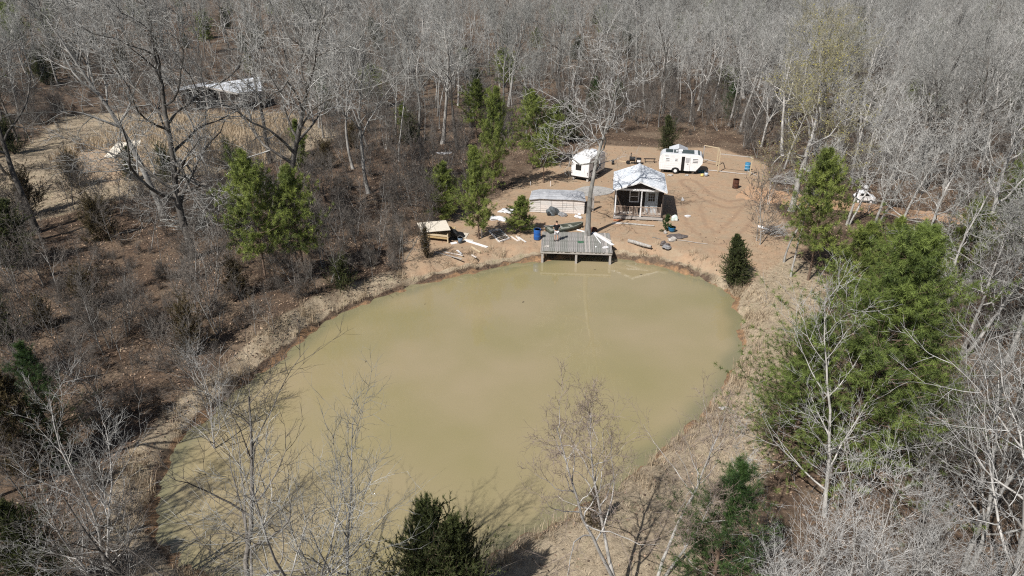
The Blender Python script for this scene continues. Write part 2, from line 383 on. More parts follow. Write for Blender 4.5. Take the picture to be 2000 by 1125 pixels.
# ------------------------------------------------------------------ materials of the setting
def ground_material():
    m = bpy.data.materials.new('forest_floor'); m.use_nodes = True; n = m.node_tree; N = n.nodes; L = n.links
    b = N['Principled BSDF']; b.inputs['Roughness'].default_value = .95; b.inputs['Specular IOR Level'].default_value = .15
    tc = N.new('ShaderNodeTexCoord'); ob = tc.outputs['Object']
    def noise(s, d=5, ro=.6):
        x = N.new('ShaderNodeTexNoise'); x.inputs['Scale'].default_value = s; x.inputs['Detail'].default_value = d; x.inputs['Roughness'].default_value = ro; L.new(ob, x.inputs['Vector']); return x.outputs[0]
    def rng_(s, a, c, o0=0., o1=1.):
        x = N.new('ShaderNodeMapRange'); x.inputs[1].default_value = a; x.inputs[2].default_value = c; x.inputs[3].default_value = o0; x.inputs[4].default_value = o1; L.new(s, x.inputs[0]); return x.outputs[0]
    def mix(f, a, c, bt='MIX'):
        x = N.new('ShaderNodeMix'); x.data_type = 'RGBA'; x.blend_type = bt
        if isinstance(f, float): x.inputs[0].default_value = f
        else: L.new(f, x.inputs[0])
        for s, i in ((a, 6), (c, 7)):
            if isinstance(s, tuple): x.inputs[i].default_value = (*s, 1)
            else: L.new(s, x.inputs[i])
        return x.outputs[2]
    def math_(op, a, c):
        x = N.new('ShaderNodeMath'); x.operation = op
        for s, i in ((a, 0), (c, 1)):
            if isinstance(s, (int, float)): x.inputs[i].default_value = s
            else: L.new(s, x.inputs[i])
        return x.outputs[0]
    at = N.new('ShaderNodeAttribute'); at.attribute_name = 'zone'; sep = N.new('ShaderNodeSeparateColor'); L.new(at.outputs['Color'], sep.inputs[0])
    vo = N.new('ShaderNodeTexVoronoi'); vo.inputs['Scale'].default_value = 8.5; L.new(ob, vo.inputs['Vector'])
    sc = N.new('ShaderNodeSeparateColor'); L.new(vo.outputs['Color'], sc.inputs[0])
    n1 = noise(.35, 6); n2 = noise(3.1, 6, .7); n3 = noise(14, 4, .7); n4 = noise(.9, 5)
    litter = mix(sc.outputs[0], (.028, .019, .014), (.20, .135, .09))
    litter = mix(rng_(n2, .35, .65), litter, (.09, .062, .044))
    litter = mix(rng_(n1, .45, .68, 0, .5), litter, (.24, .185, .13))
    litter = mix(rng_(n4, .55, .7, 0, .55), litter, (.045, .033, .026))
    dirt = mix(rng_(n4, .35, .65), (.385, .262, .168), (.34, .268, .186))
    dirt = mix(rng_(n2, .4, .72, 0, .75), dirt, (.27, .18, .12))
    dirt = mix(rng_(n1, .52, .66, 0, .55), dirt, (.30, .225, .15))
    dirt = mix(rng_(n3, .5, .75, 0, .5), dirt, (.25, .18, .12))
    straw = mix(rng_(n2, .35, .65), (.41, .335, .235), (.22, .175, .12))
    straw = mix(rng_(n3, .4, .7, 0, .6), straw, (.46, .38, .275))
    straw = mix(rng_(n4, .56, .7, 0, .4), straw, (.20, .20, .10))
    mud = mix(rng_(n2, .35, .65), (.36, .215, .115), (.13, .09, .06))
    rt = N.new('ShaderNodeAttribute'); rt.attribute_name = 'tint'
    dirt = mix(rng_(math_('MULTIPLY', rt.outputs['Fac'], math_('ADD', n2, .35)), .25, .75, 0, .7), dirt, (.245, .165, .112))
    def edge(ch, k=.55):
        return rng_(math_('ADD', ch, math_('MULTIPLY', math_('SUBTRACT', n2, .5), k)), .38, .62)
    straw = mix(rng_(noise(1.6, 5, .7), .54, .68, 0, .7), straw, (.14, .105, .075))
    c = mix(edge(sep.outputs[1]), litter, straw)
    c = mix(edge(sep.outputs[0], .8), c, dirt)
    c = mix(edge(sep.outputs[2]), c, mud)
    L.new(c, b.inputs['Base Color'])
    hh = math_('ADD', math_('MULTIPLY', sc.outputs[0], .5), math_('ADD', n3, n2))
    bp = N.new('ShaderNodeBump'); L.new(rng_(sep.outputs[0], .3, .7, .9, .28), bp.inputs['Strength']); bp.inputs['Distance'].default_value = .06; L.new(hh, bp.inputs['Height']); L.new(bp.outputs[0], b.inputs['Normal'])
    return m

# ------------------------------------------------------------------ ground sheet
def axis(lo, f0, f1, hi, st, big):
    a = np.arange(f0, f1, st); l = [f0]; s = st
    while l[-1] > lo: s = min(s * 1.12, big); l.append(l[-1] - s)
    r = [a[-1]]; s = st
    while r[-1] < hi: s = min(s * 1.12, big); r.append(r[-1] + s)
    return np.concatenate([np.array(l[1:])[::-1], a, np.array(r[1:])])
gx = axis(-900, -34, 36, 900, .33, 40); gy = axis(-500, 12, 82, 1400, .33, 40)
GX, GY = np.meshgrid(gx, gy); GZ = terrain(GX, GY)
STRAW = px_poly([(1400, 540), (1500, 480), (1600, 540), (1560, 640), (1480, 800), (1470, 900), (1400, 1010), (1300, 1200), (1100, 1400), (850, 1400), (900, 1200), (960, 1080), (1100, 1010), (1200, 955), (1330, 850), (1440, 700), (1448, 620)])
FIELD = px_poly([(80, 290), (140, 232), (330, 222), (560, 232), (640, 262), (560, 300), (400, 330), (250, 380), (60, 420), (-60, 380), (0, 330)])
TRACK_PX = [(1450, 372), (1530, 386), (1600, 398), (1700, 408), (1830, 424), (1990, 452), (2150, 480)]
TRACK_W = [3.0, 2.6, 2.0, 1.8, 1.7, 1.6, 1.6]
OTHERDIRT = px_poly([(150, 300), (260, 290), (300, 330), (230, 360), (130, 350)])
TR = np.array([G(u, v) for u, v in TRACK_PX])
def track_dist(X, Y):
    best = np.full(np.shape(X), 1e9)
    for (a, b, wa) in zip(TR[:-1], TR[1:], TRACK_W):
        ab = b - a; t = np.clip(((X - a[0]) * ab[0] + (Y - a[1]) * ab[1]) / (ab @ ab), 0, 1)
        best = np.minimum(best, np.hypot(X - a[0] - t * ab[0], Y - a[1] - t * ab[1]) - wa)
    return best
dp = sdist(POND, GX, GY)
zr = 1 - sstep(-1.5, 2.5, sdist(YARD, GX, GY))
zg = np.maximum(1 - sstep(-1, 2.5, sdist(STRAW, GX, GY)), 1 - sstep(-1, 4, sdist(FIELD, GX, GY)))
zg = np.maximum(zg, (.70 + .25 * wob(GX, GY, .8, 2)) * sstep(.1, .5, dp) * (1 - sstep(1.3, 2.6, dp)))
zr = np.maximum(zr * sstep(.35, 1.0, dp), .55 * (1 - sstep(-1, 3, sdist(OTHERDIRT, GX, GY))))
zb = .8 * (1 - sstep(.0, .38, dp + .35 * wob(GX, GY, .9, 7)))
zones = np.stack([zr, zg, zb, np.ones_like(zr)], -1).reshape(-1, 4)
RUTS = [px_poly(p) for p in ([(1560, 392), (1480, 392), (1420, 400), (1380, 385), (1345, 355)], [(1480, 392), (1440, 440), (1400, 470), (1360, 440), (1350, 400)], [(1420, 400), (1350, 372), (1300, 352), (1210, 345), (1165, 360)], [(1205, 435), (1190, 450), (1150, 450)])]
ruts = np.zeros_like(GX)
for k, pl in enumerate(RUTS):
    pl = np.array(pl); dd_ = np.full(GX.shape, 1e9)
    for a, b in zip(pl[:-1], pl[1:]):
        ab = b - a; t = np.clip(((GX - a[0]) * ab[0] + (GY - a[1]) * ab[1]) / (ab @ ab), 0, 1); dd_ = np.minimum(dd_, np.hypot(GX - a[0] - t * ab[0], GY - a[1] - t * ab[1]))
    off = .8 if k < 3 else 0
    ruts = np.maximum(ruts, np.exp(-((np.abs(dd_ - off)) / .3) ** 2) * (1 - .25 * k))
ny, nx = GX.shape; idx = np.arange(nx * ny).reshape(ny, nx)
F = np.stack([idx[:-1, :-1], idx[:-1, 1:], idx[1:, 1:], idx[1:, :-1]], -1).reshape(-1, 4)
ground = link('ground', np_mesh('ground', np.stack([GX, GY, GZ], -1), F, None, [ground_material()], ruts.ravel(), True, zones)); ground['kind'] = 'structure'
# the clay track that leaves the clearing to the right
M_track = mat('track_clay', (.47, .285, .165), .95, (.36, .25, .165), 1.2, .5, 9)
pts = smooth_poly([tuple(p) for p in TR], 0); tv = []; 
for k in range(len(TR) - 1):
    for j in range(14):
        t = j / 14; p = TR[k] * (1 - t) + TR[k + 1] * t; w = TRACK_W[k] * (1 - t) + TRACK_W[k + 1] * t
        d = TR[k + 1] - TR[k]; d = d / np.hypot(*d); q = np.array([-d[1], d[0]])
        tv.append([p + q * w * s * (1 + .13 * math.sin(k * 9 + j * 2.3 + s)) for s in (-1, -.6, -.2, .2, .6, 1)])
tv = np.array(tv); tz = terrain(tv[..., 0], tv[..., 1]) + .035; tz[:, 0] -= .06; tz[:, -1] -= .06
ii = np.arange(tv.shape[0] * 6).reshape(-1, 6); F = np.stack([ii[:-1, :-1], ii[:-1, 1:], ii[1:, 1:], ii[1:, :-1]], -1).reshape(-1, 4)
track = link('dirt_track', np_mesh('dirt_track', np.concatenate([tv, tz[..., None]], -1), F, None, [M_track], None, True)); track['kind'] = 'structure'

# ------------------------------------------------------------------ pond water
def water_material():
    m = bpy.data.materials.new('muddy_water'); m.use_nodes = True; n = m.node_tree; N = n.nodes; L = n.links; b = N['Principled BSDF']
    b.inputs['Roughness'].default_value = .025; b.inputs['IOR'].default_value = 1.45; b.inputs['Specular IOR Level'].default_value = .95
    tc = N.new('ShaderNodeTexCoord'); at = N.new('ShaderNodeAttribute'); at.attribute_name = 'tint'
    n1 = N.new('ShaderNodeTexNoise'); n1.inputs['Scale'].default_value = .11; n1.inputs['Detail'].default_value = 3; L.new(tc.outputs['Object'], n1.inputs['Vector'])
    mr = N.new('ShaderNodeMapRange'); mr.inputs[1].default_value = .35; mr.inputs[2].default_value = .65; L.new(n1.outputs[0], mr.inputs[0])
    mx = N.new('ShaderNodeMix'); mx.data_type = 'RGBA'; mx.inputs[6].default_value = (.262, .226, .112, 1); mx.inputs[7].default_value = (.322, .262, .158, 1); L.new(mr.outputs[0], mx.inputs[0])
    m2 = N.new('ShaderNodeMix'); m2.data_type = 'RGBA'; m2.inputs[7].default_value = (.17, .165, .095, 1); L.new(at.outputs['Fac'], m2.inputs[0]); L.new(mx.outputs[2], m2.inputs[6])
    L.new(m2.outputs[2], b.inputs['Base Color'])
    b.inputs['Subsurface Weight'].default_value = .0
    nb = N.new('ShaderNodeTexNoise'); nb.inputs['Scale'].default_value = 1.7; nb.inputs['Detail'].default_value = 3
    mp = N.new('ShaderNodeMapping'); mp.inputs['Scale'].default_value = (1, 2.2, 1); L.new(tc.outputs['Object'], mp.inputs[0]); L.new(mp.outputs[0], nb.inputs['Vector'])
    bp = N.new('ShaderNodeBump'); bp.inputs['Strength'].default_value = .08; bp.inputs['Distance'].default_value = .02; L.new(nb.outputs[0], bp.inputs['Height']); L.new(bp.outputs[0], b.inputs['Normal'])
    return m
wx = np.arange(-24, 24, .5); wy = np.arange(8, 56, .5); WX, WY = np.meshgrid(wx, wy)
dw = sdist(POND, WX, WY); ii = np.arange(WX.size).reshape(WX.shape)
F = np.stack([ii[:-1, :-1], ii[:-1, 1:], ii[1:, 1:], ii[1:, :-1]], -1).reshape(-1, 4); keep = (dw.ravel()[F].min(1) < 1.2)
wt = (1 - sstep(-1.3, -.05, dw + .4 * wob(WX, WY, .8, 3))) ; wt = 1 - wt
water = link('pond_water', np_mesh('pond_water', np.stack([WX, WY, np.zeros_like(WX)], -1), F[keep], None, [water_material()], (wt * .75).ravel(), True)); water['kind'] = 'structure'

# ------------------------------------------------------------------ plants: materials
RN = (.62, 1.25)
B_GREY = mat('grey_bark', (.14, .132, .12), .9, (.42, .41, .385), 2.2, .6, 14, stretch=(1, 1, .35), rnd=RN)
B_DARK = mat('dark_bark', (.045, .040, .036), .9, (.19, .175, .155), 2.2, .6, 14, stretch=(1, 1, .35), rnd=(.8, 1.3))
B_PALE = mat('pale_bark', (.24, .23, .21), .85, (.52, .50, .47), 2.5, .4, 14, stretch=(1, 1, .4), rnd=(.8, 1.15))
B_PINE = mat('pine_bark', (.10, .065, .045), .9, (.22, .16, .12), 4, .7, 18, stretch=(1, 1, .4))
T_GREY = mat('grey_twigs', (.15, .148, .135), .85, (.38, .38, .355), 1.2, rnd=(.55, 1.45))
T_MID = mat('ash_grey_twigs', (.22, .215, .20), .85, (.50, .495, .47), 1.2, rnd=(.8, 1.2))
T_DARK = mat('brown_twigs', (.070, .060, .052), .85, (.17, .15, .13), 1.5, rnd=(.7, 1.4))
T_PALE = mat('pale_twigs', (.30, .295, .28), .8, (.56, .55, .53), 1.5, rnd=(.8, 1.1))
T_BUD = mat('budding_twigs', (.20, .19, .13), .8, (.36, .33, .22), 1.5)
T_RED = mat('russet_twigs', (.17, .13, .105), .8, (.34, .28, .24), 1.5)
N_PINE = mat('pine_needles', (.045, .072, .018), .55, (.34, .40, .10), tint=True, trans=.3)
N_MID = mat('mixed_pine_needles', (.030, .055, .015), .55, (.27, .345, .085), tint=True, trans=.25)
N_DARK = mat('dark_pine_needles', (.016, .040, .014), .55, (.085, .15, .04), tint=True, trans=.25)
N_CEDAR = mat('cedar_foliage', (.020, .030, .012), .65, (.115, .135, .045), tint=True, trans=.2)
N_RUST = mat('bronze_cedar_foliage', (.040, .030, .016), .65, (.15, .12, .055), tint=True, trans=.2)
N_YEL = mat('yellow_green_foliage', (.09, .11, .02), .6, (.27, .29, .07), tint=True, trans=.3)
L_BRN = mat('dead_leaves', (.09, .055, .035), .8, (.32, .22, .15), tint=True, trans=.2)
G_DRY = mat('dry_grass', (.24, .18, .12), .8, (.68, .56, .40), tint=True, trans=.25)
G_BUD = mat('yellow_buds', (.30, .27, .06), .7, (.46, .42, .14), tint=True, trans=.3)

# ------------------------------------------------------------------ plants: meshes
def HW(*a, **k): return hardwood(*a, **k)
OAK = [HW(11 + i, 15.5, .19 + .02 * (i % 3), B_GREY if i % 2 else B_DARK, T_GREY, clear=.36 + .05 * (i % 3), n1=11, m=(6, 4, 3, 2), lr1=.72, gnarl=.17 + .03 * (i % 3), tw=.012, spread=.31 + .03 * (i % 2), ang=(54, 20)) for i in range(6)]
POLE = [HW(31 + i, 14.5, .11, B_PALE if i == 1 else B_GREY, T_GREY, clear=.5, n1=9, m=(5, 4, 3, 2), gnarl=.1, tw=.012, spread=.2, ang=(48, 25)) for i in range(3)]
SAP = [HW(41 + i, 5.5, .035, B_GREY, T_DARK, clear=.25, n1=12, m=(5, 4, 0, 2), gnarl=.09, tw=.008, spread=.26, ang=(55, 30), stems=1 + i) for i in range(3)]
BUSH = [HW(51 + i, 1.9, .02, B_DARK, T_DARK, clear=.08, n1=8, m=(5, 4, 0, 3), gnarl=.16, tw=.006, spread=.5, ang=(60, 30), stems=3, leaf=(0, 260, 420)[i], leaf_size=.09) for i in range(3)]
OAKP = []
for a_, b_, _l in OAK[:4] + POLE[:1]:
    a2, b2 = a_.copy(), b_.copy(); a2.materials[0] = B_PALE; b2.materials[0] = T_MID; OAKP.append((a2, b2, None))
def leaf_mesh(data, m=L_BRN):
    V, F, t = data; return np_mesh('leaves', V, F, None, [m], t)
def put(parts, name, label, cat, group, x, y, rz, sc, sxy=None, z=None, tilt=(0, 0)):
    z = th(x, y) if z is None else z
    t = thing(name, label, cat, (x, y, z), rz, group); sxy = sxy or sc; t.scale = (sxy, sxy, sc)
    t.rotation_euler = (tilt[0], tilt[1], rz) if tilt != (0, 0) else (0, 0, rz)
    for nm, me in parts:
        if me is not None: link(nm, me, t)
    return t
def base(u, v):
    x, y, z = GT(u, v); return x, y, z
# hero trees, read off the photograph: (base u, v, top v) -> place and height
def hero(parts, H0, name, label, cat, u, v, vt, rz=0., group=None, wscale=1., lean=0.):
    x, y, z = base(u, v); h = ZT(y, vt) - z; s = h / H0
    t = put(parts, name, label, cat, group, x, y, rz, s, s * wscale)
    if lean: t.rotation_euler = (0, R(lean), 0); t.rotation_mode = 'XYZ'; 
    if lean:
        M = Matrix.Rotation(R(lean), 4, 'Y') @ Matrix.Rotation(rz, 4, 'Z'); t.rotation_euler = M.to_euler()
    return t
TC = lambda p: (('trunk', p[0]), ('crown', p[1]))
TF = lambda p: (('trunk', p[0]), ('foliage', p[1]))
# ------------------------------------------------------------------ hero bare trees
X = hardwood
dock_oak = X(101, 13, .205, B_GREY, T_PALE, clear=.40, n1=12, m=(7, 5, 2, 2), gnarl=.27, tw=.010, spread=.35, ang=(72, 22), lean=(.06, 0))
hero(TC(dock_oak), 11.7, 'oak_tree', 'gnarled bare oak growing through the back edge of the wooden dock', 'tree', 1147, 461, 108, 4.3, lean=-4)
big_l = X(102, 16, .23, B_DARK, T_MID, clear=.20, n1=23, m=(7, 6, 4, 2), gnarl=.24, tw=.012, spread=.38, ang=(66, 22))
hero(TC(big_l), 14.2, 'oak_tree', 'large dark bare oak leaning left on the left slope, its base nearest the pond', 'tree', 376, 508, -60, .6, lean=-11)
big_2 = X(103, 16, .21, B_DARK, T_MID, clear=.26, n1=19, m=(7, 6, 4, 2), gnarl=.24, tw=.012, spread=.40, ang=(68, 25))
hero(TC(big_2), 14.2, 'oak_tree', 'tall bare oak rising behind the bushy pine on the left slope', 'tree', 578, 425, -90, 1.9, lean=1)
hero(TC(OAK[5]), 14, 'oak_tree', 'bare oak just right of the plywood sheets on the left slope', 'tree', 322, 430, -30, 4.0, lean=-3)
hero(TC(POLE[0]), 13.2, 'oak_tree', 'bare oak whose trunk crosses the left corner of the open pole barn', 'tree', 398, 318, -20, 3.3)
hero(TC(OAK[0]), 14, 'oak_tree', 'dark bare oak at the left edge, leaning left over the dry field', 'tree', 72, 455, -60, 1.1, lean=-7)
hero(TC(OAK[2]), 14, 'oak_tree', 'second leaning bare oak at the left edge, left of the thicker one', 'tree', 38, 478, -40, 2.1, lean=-8)
hero(TC(OAK[3]), 14, 'oak_tree', 'bare grey tree standing alone on the leafy slope left of the tall pines', 'tree', 721, 378, 60, 5.1)
hero(TC(OAK[4]), 14, 'oak_tree', 'bare tree with two slim stems right of the open pole barn', 'tree', 528, 318, 0, .3, lean=-6)
mid = X(104, 13, .26, B_PALE, T_BUD, clear=.30, n1=13, m=(7, 6, 4, 2), gnarl=.27, tw=.012, spread=.44, ang=(72, 25), leaf=2600, leaf_size=.10)
t = hero(TC(mid) + (('buds', leaf_mesh(mid[2], G_BUD)),), 11.4, 'oak_tree', 'broad bare oak with faint yellow buds at the right edge of the clearing', 'tree', 1545, 412, 118, .7)
hero(TC(mid) + (('buds', t.children[2].data),), 11.4, 'oak_tree', 'yellow budded oak behind and above the broad oak right of the clearing', 'tree', 1600, 285, 40, 2.9)
pale1 = X(105, 13, .15, B_PALE, T_MID, clear=.35, n1=12, m=(6, 5, 3, 2), gnarl=.16, tw=.010, spread=.30, ang=(60, 25))
pale2 = X(106, 13, .14, B_PALE, T_MID, clear=.30, n1=12, m=(6, 5, 3, 2), gnarl=.20, tw=.010, spread=.34, ang=(60, 25), stems=2)
HB = [(1738, 520, 230, 'pale bare tree leaning right, beside the bend of the clay track', .4, 8, pale1),
      (1788, 530, 215, 'pale arching bare tree leaning right next to the clay track', 2.4, 14, pale1),
      (1700, 470, 200, 'pale bare tree between the track and the tall yellow green pine', 1.4, 6, pale2),
      (1655, 440, 215, 'forked pale bare tree in front of the parked white car', 3.9, 5, pale2),
      (1531, 512, 265, 'thin pale bare tree left of the yellow green pine, nearer stem', 1.0, 2, POLE[1]),
      (1545, 540, 285, 'thin pale bare tree left of the yellow green pine, right stem', 2.6, 2, POLE[1]),
      (1484, 478, 300, 'small bare tree in front of the brush pile at the clearing edge', .2, 0, SAP[0]),
      (1852, 600, 330, 'slender pale tree in front of the right hand pines', .6, 2, pale1),
      (1878, 700, 380, 'slender pale tree right of the great pine clump', 3.6, 3, pale2)]
for i, (u, v, vt, lb, rz, ln, pr) in enumerate(HB):
    h0 = 11.8 if pr in (pale1, pale2) else (13.2 if pr is POLE[1] else 5)
    hero(TC(pr), h0, 'bare_tree', lb, 'tree', u, v, vt, rz, 'pale bare trees right of the pond', lean=ln)
# foreground trees between the camera and the pond
def near(seed, **k):
    a = dict(clear=.22, n1=14, m=(6, 4, 0, 3), gnarl=.13, tw=.0055, spread=.33, ang=(58, 30)); a.update(k)
    return X(seed, 11, a.pop('r', .11), a.pop('tr', B_DARK), a.pop('cr', T_DARK), **a)
NF1 = near(201, r=.115); NF2 = near(202, r=.08, tr=B_GREY, cr=T_GREY, stems=2)
NF3 = near(203, tr=B_PALE, cr=T_MID, r=.075, stems=3, gnarl=.12, n1=16, spread=.26)
NF4 = near(204, tr=B_PALE, cr=T_RED, r=.09, stems=2, gnarl=.24, m=(6, 4, 3, 2), clear=.45, leaf=900, leaf_size=.03, spread=.26)
NF5 = near(205, tr=B_PALE, cr=T_PALE, r=.085, gnarl=.11, n1=18, spread=.33, clear=.12, m=(6, 4, 0, 3))
NF6 = near(206, tr=B_PALE, cr=T_PALE, r=.055, stems=4, gnarl=.15, n1=17, spread=.30, clear=.1, m=(6, 4, 0, 3))
NH = 9.9
FG = [(NF1, 492, 1330, 728, 'dark stemmed bare tree in the foreground, its tip in front of the left bank', 1.3, 1),
      (NF2, 590, 1300, 765, 'slim bare tree in the foreground standing before the middle of the pond', 3.3, 3),
      (NF2, 700, 1290, 845, 'small bare foreground tree left of the dark cedar at the bottom edge', .4, 6),
      (NF1, 365, 1290, 900, 'low dark bare tree in the foreground at the bottom left of the pond', 4.4, -6),
      (NF3, 222, 1190, 770, 'pale many stemmed bare tree at the lower left bank of the pond', 2.0, -1),
      (NF5, 425, 905, 690, 'thin bare saplings on the left bank above the pond corner', .9, -3),
      (NF4, 1218, 1190, 728, 'silver barked tree with russet twigs leaning over the near shore', .5, -5),
      (NF4, 1275, 1150, 790, 'smaller russet twigged tree right beside the silver barked leaning one', 3.7, 3),
      (NF5, 1612, 1010, 560, 'white barked bare tree standing right in front of the great pine clump', 1.2, 0),
      (NF5, 1768, 960, 655, 'second white barked bare tree in front of the great pine, further right', 4.2, 2),
      (NF6, 1500, 1240, 905, 'tangled pale bare thicket tree at the bottom, left of two others', .2, 0),
      (NF6, 1640, 1260, 880, 'tangled pale bare thicket tree at the bottom, below the great pine', 2.2, 3),
      (NF6, 1780, 1250, 900, 'tangled pale bare thicket tree at the bottom right, third of the row', 3.9, 5),
      (NF5, 1945, 1240, 470, 'tall pale bare tree at the right edge leaning right', 2.6, 5),
      (NF2, 1885, 1120, 560, 'grey slim bare tree at the lower right, left of the tall leaning one', 5.2, 4),
      (NF3, 2040, 1120, 560, 'pale many stemmed tree cut by the right edge of the view', .9, 2),
      (NF6, 1900, 1330, 980, 'low pale thicket tree in the bottom right corner', 5.5, 8)]
lm = leaf_mesh(NF4[2])
for pr, u, v, vt, lb, rz, ln in FG:
    parts = TC(pr) + ((('dead_leaves', lm),) if pr is NF4 else ())
    hero(parts, NH, 'bare_tree', lb, 'tree', u, v, vt, rz, 'bare trees in the foreground', lean=ln)

# ------------------------------------------------------------------ hero evergreens
C = conifer
P_A = C(301, 9, .12, 2.5, B_PINE, N_PINE, cs=.16, nb=120, m2=7, nn=24, tufts=2, cone=100, ang=(88, 35), irregular=.5, ln=.27, wd=.030)
P_B = C(302, 9, .12, 2.7, B_PINE, N_PINE, cs=.30, nb=100, m2=7, nn=24, tufts=2, cone=100, ang=(85, 35), irregular=.55, ln=.27, wd=.030)
P_H = C(303, 10, .17, 4.2, B_PINE, N_MID, cs=.10, nb=230, m2=8, nn=32, tufts=3, cone=112, ang=(80, 35), irregular=.5, ln=.17, wd=.0135, prof=lambda t: np.clip((1 - t), 0, 1) ** .95 * 1.0 + .07)
P_S = C(304, 4, .05, 1.35, B_PINE, N_PINE, cs=.12, nb=80, m2=6, ang=(75, 40), irregular=.4, ln=.2, wd=.022)
P_D = C(305, 9, .12, 2.2, B_PINE, N_DARK, cs=.12, nb=130, m2=7, nn=14, ang=(85, 30), irregular=.35, ln=.20, wd=.014)
CED = C(306, 5, .09, 1.5, B_PINE, N_CEDAR, cs=.04, nb=260, m2=9, nn=9, ang=(72, 30), irregular=.22, ln=.13, wd=.030, up=.1, tufts=4, cone=45)
CED2 = C(307, 5, .09, 2.0, B_PINE, N_CEDAR, cs=.04, nb=230, m2=9, nn=9, ang=(78, 30), irregular=.5, ln=.15, wd=.026, up=.12, tufts=4, cone=45)
CEDR = C(308, 5, .06, 1.5, B_PINE, N_RUST, cs=.05, nb=110, m2=7, nn=8, ang=(70, 35), irregular=.5, ln=.16, wd=.03, up=.1, cone=50)
JUN = C(310, 2.4, .06, 1.7, B_PINE, N_CEDAR, cs=.03, nb=90, m2=8, nn=10, ang=(80, 15), irregular=.9, ln=.15, wd=.03, up=.16, tufts=4, cone=60, prof=lambda t: .95 - .35 * t)
JUNR = C(311, 2.4, .06, 1.7, B_PINE, N_RUST, cs=.03, nb=70, m2=8, nn=9, ang=(80, 15), irregular=.9, ln=.15, wd=.03, up=.16, tufts=4, cone=60, prof=lambda t: .95 - .35 * t)
YEL = C(309, 9, .10, 2.2, B_PINE, N_YEL, cs=.25, nb=70, m2=6, nn=9, ang=(75, 35), irregular=.6, ln=.25, wd=.03)
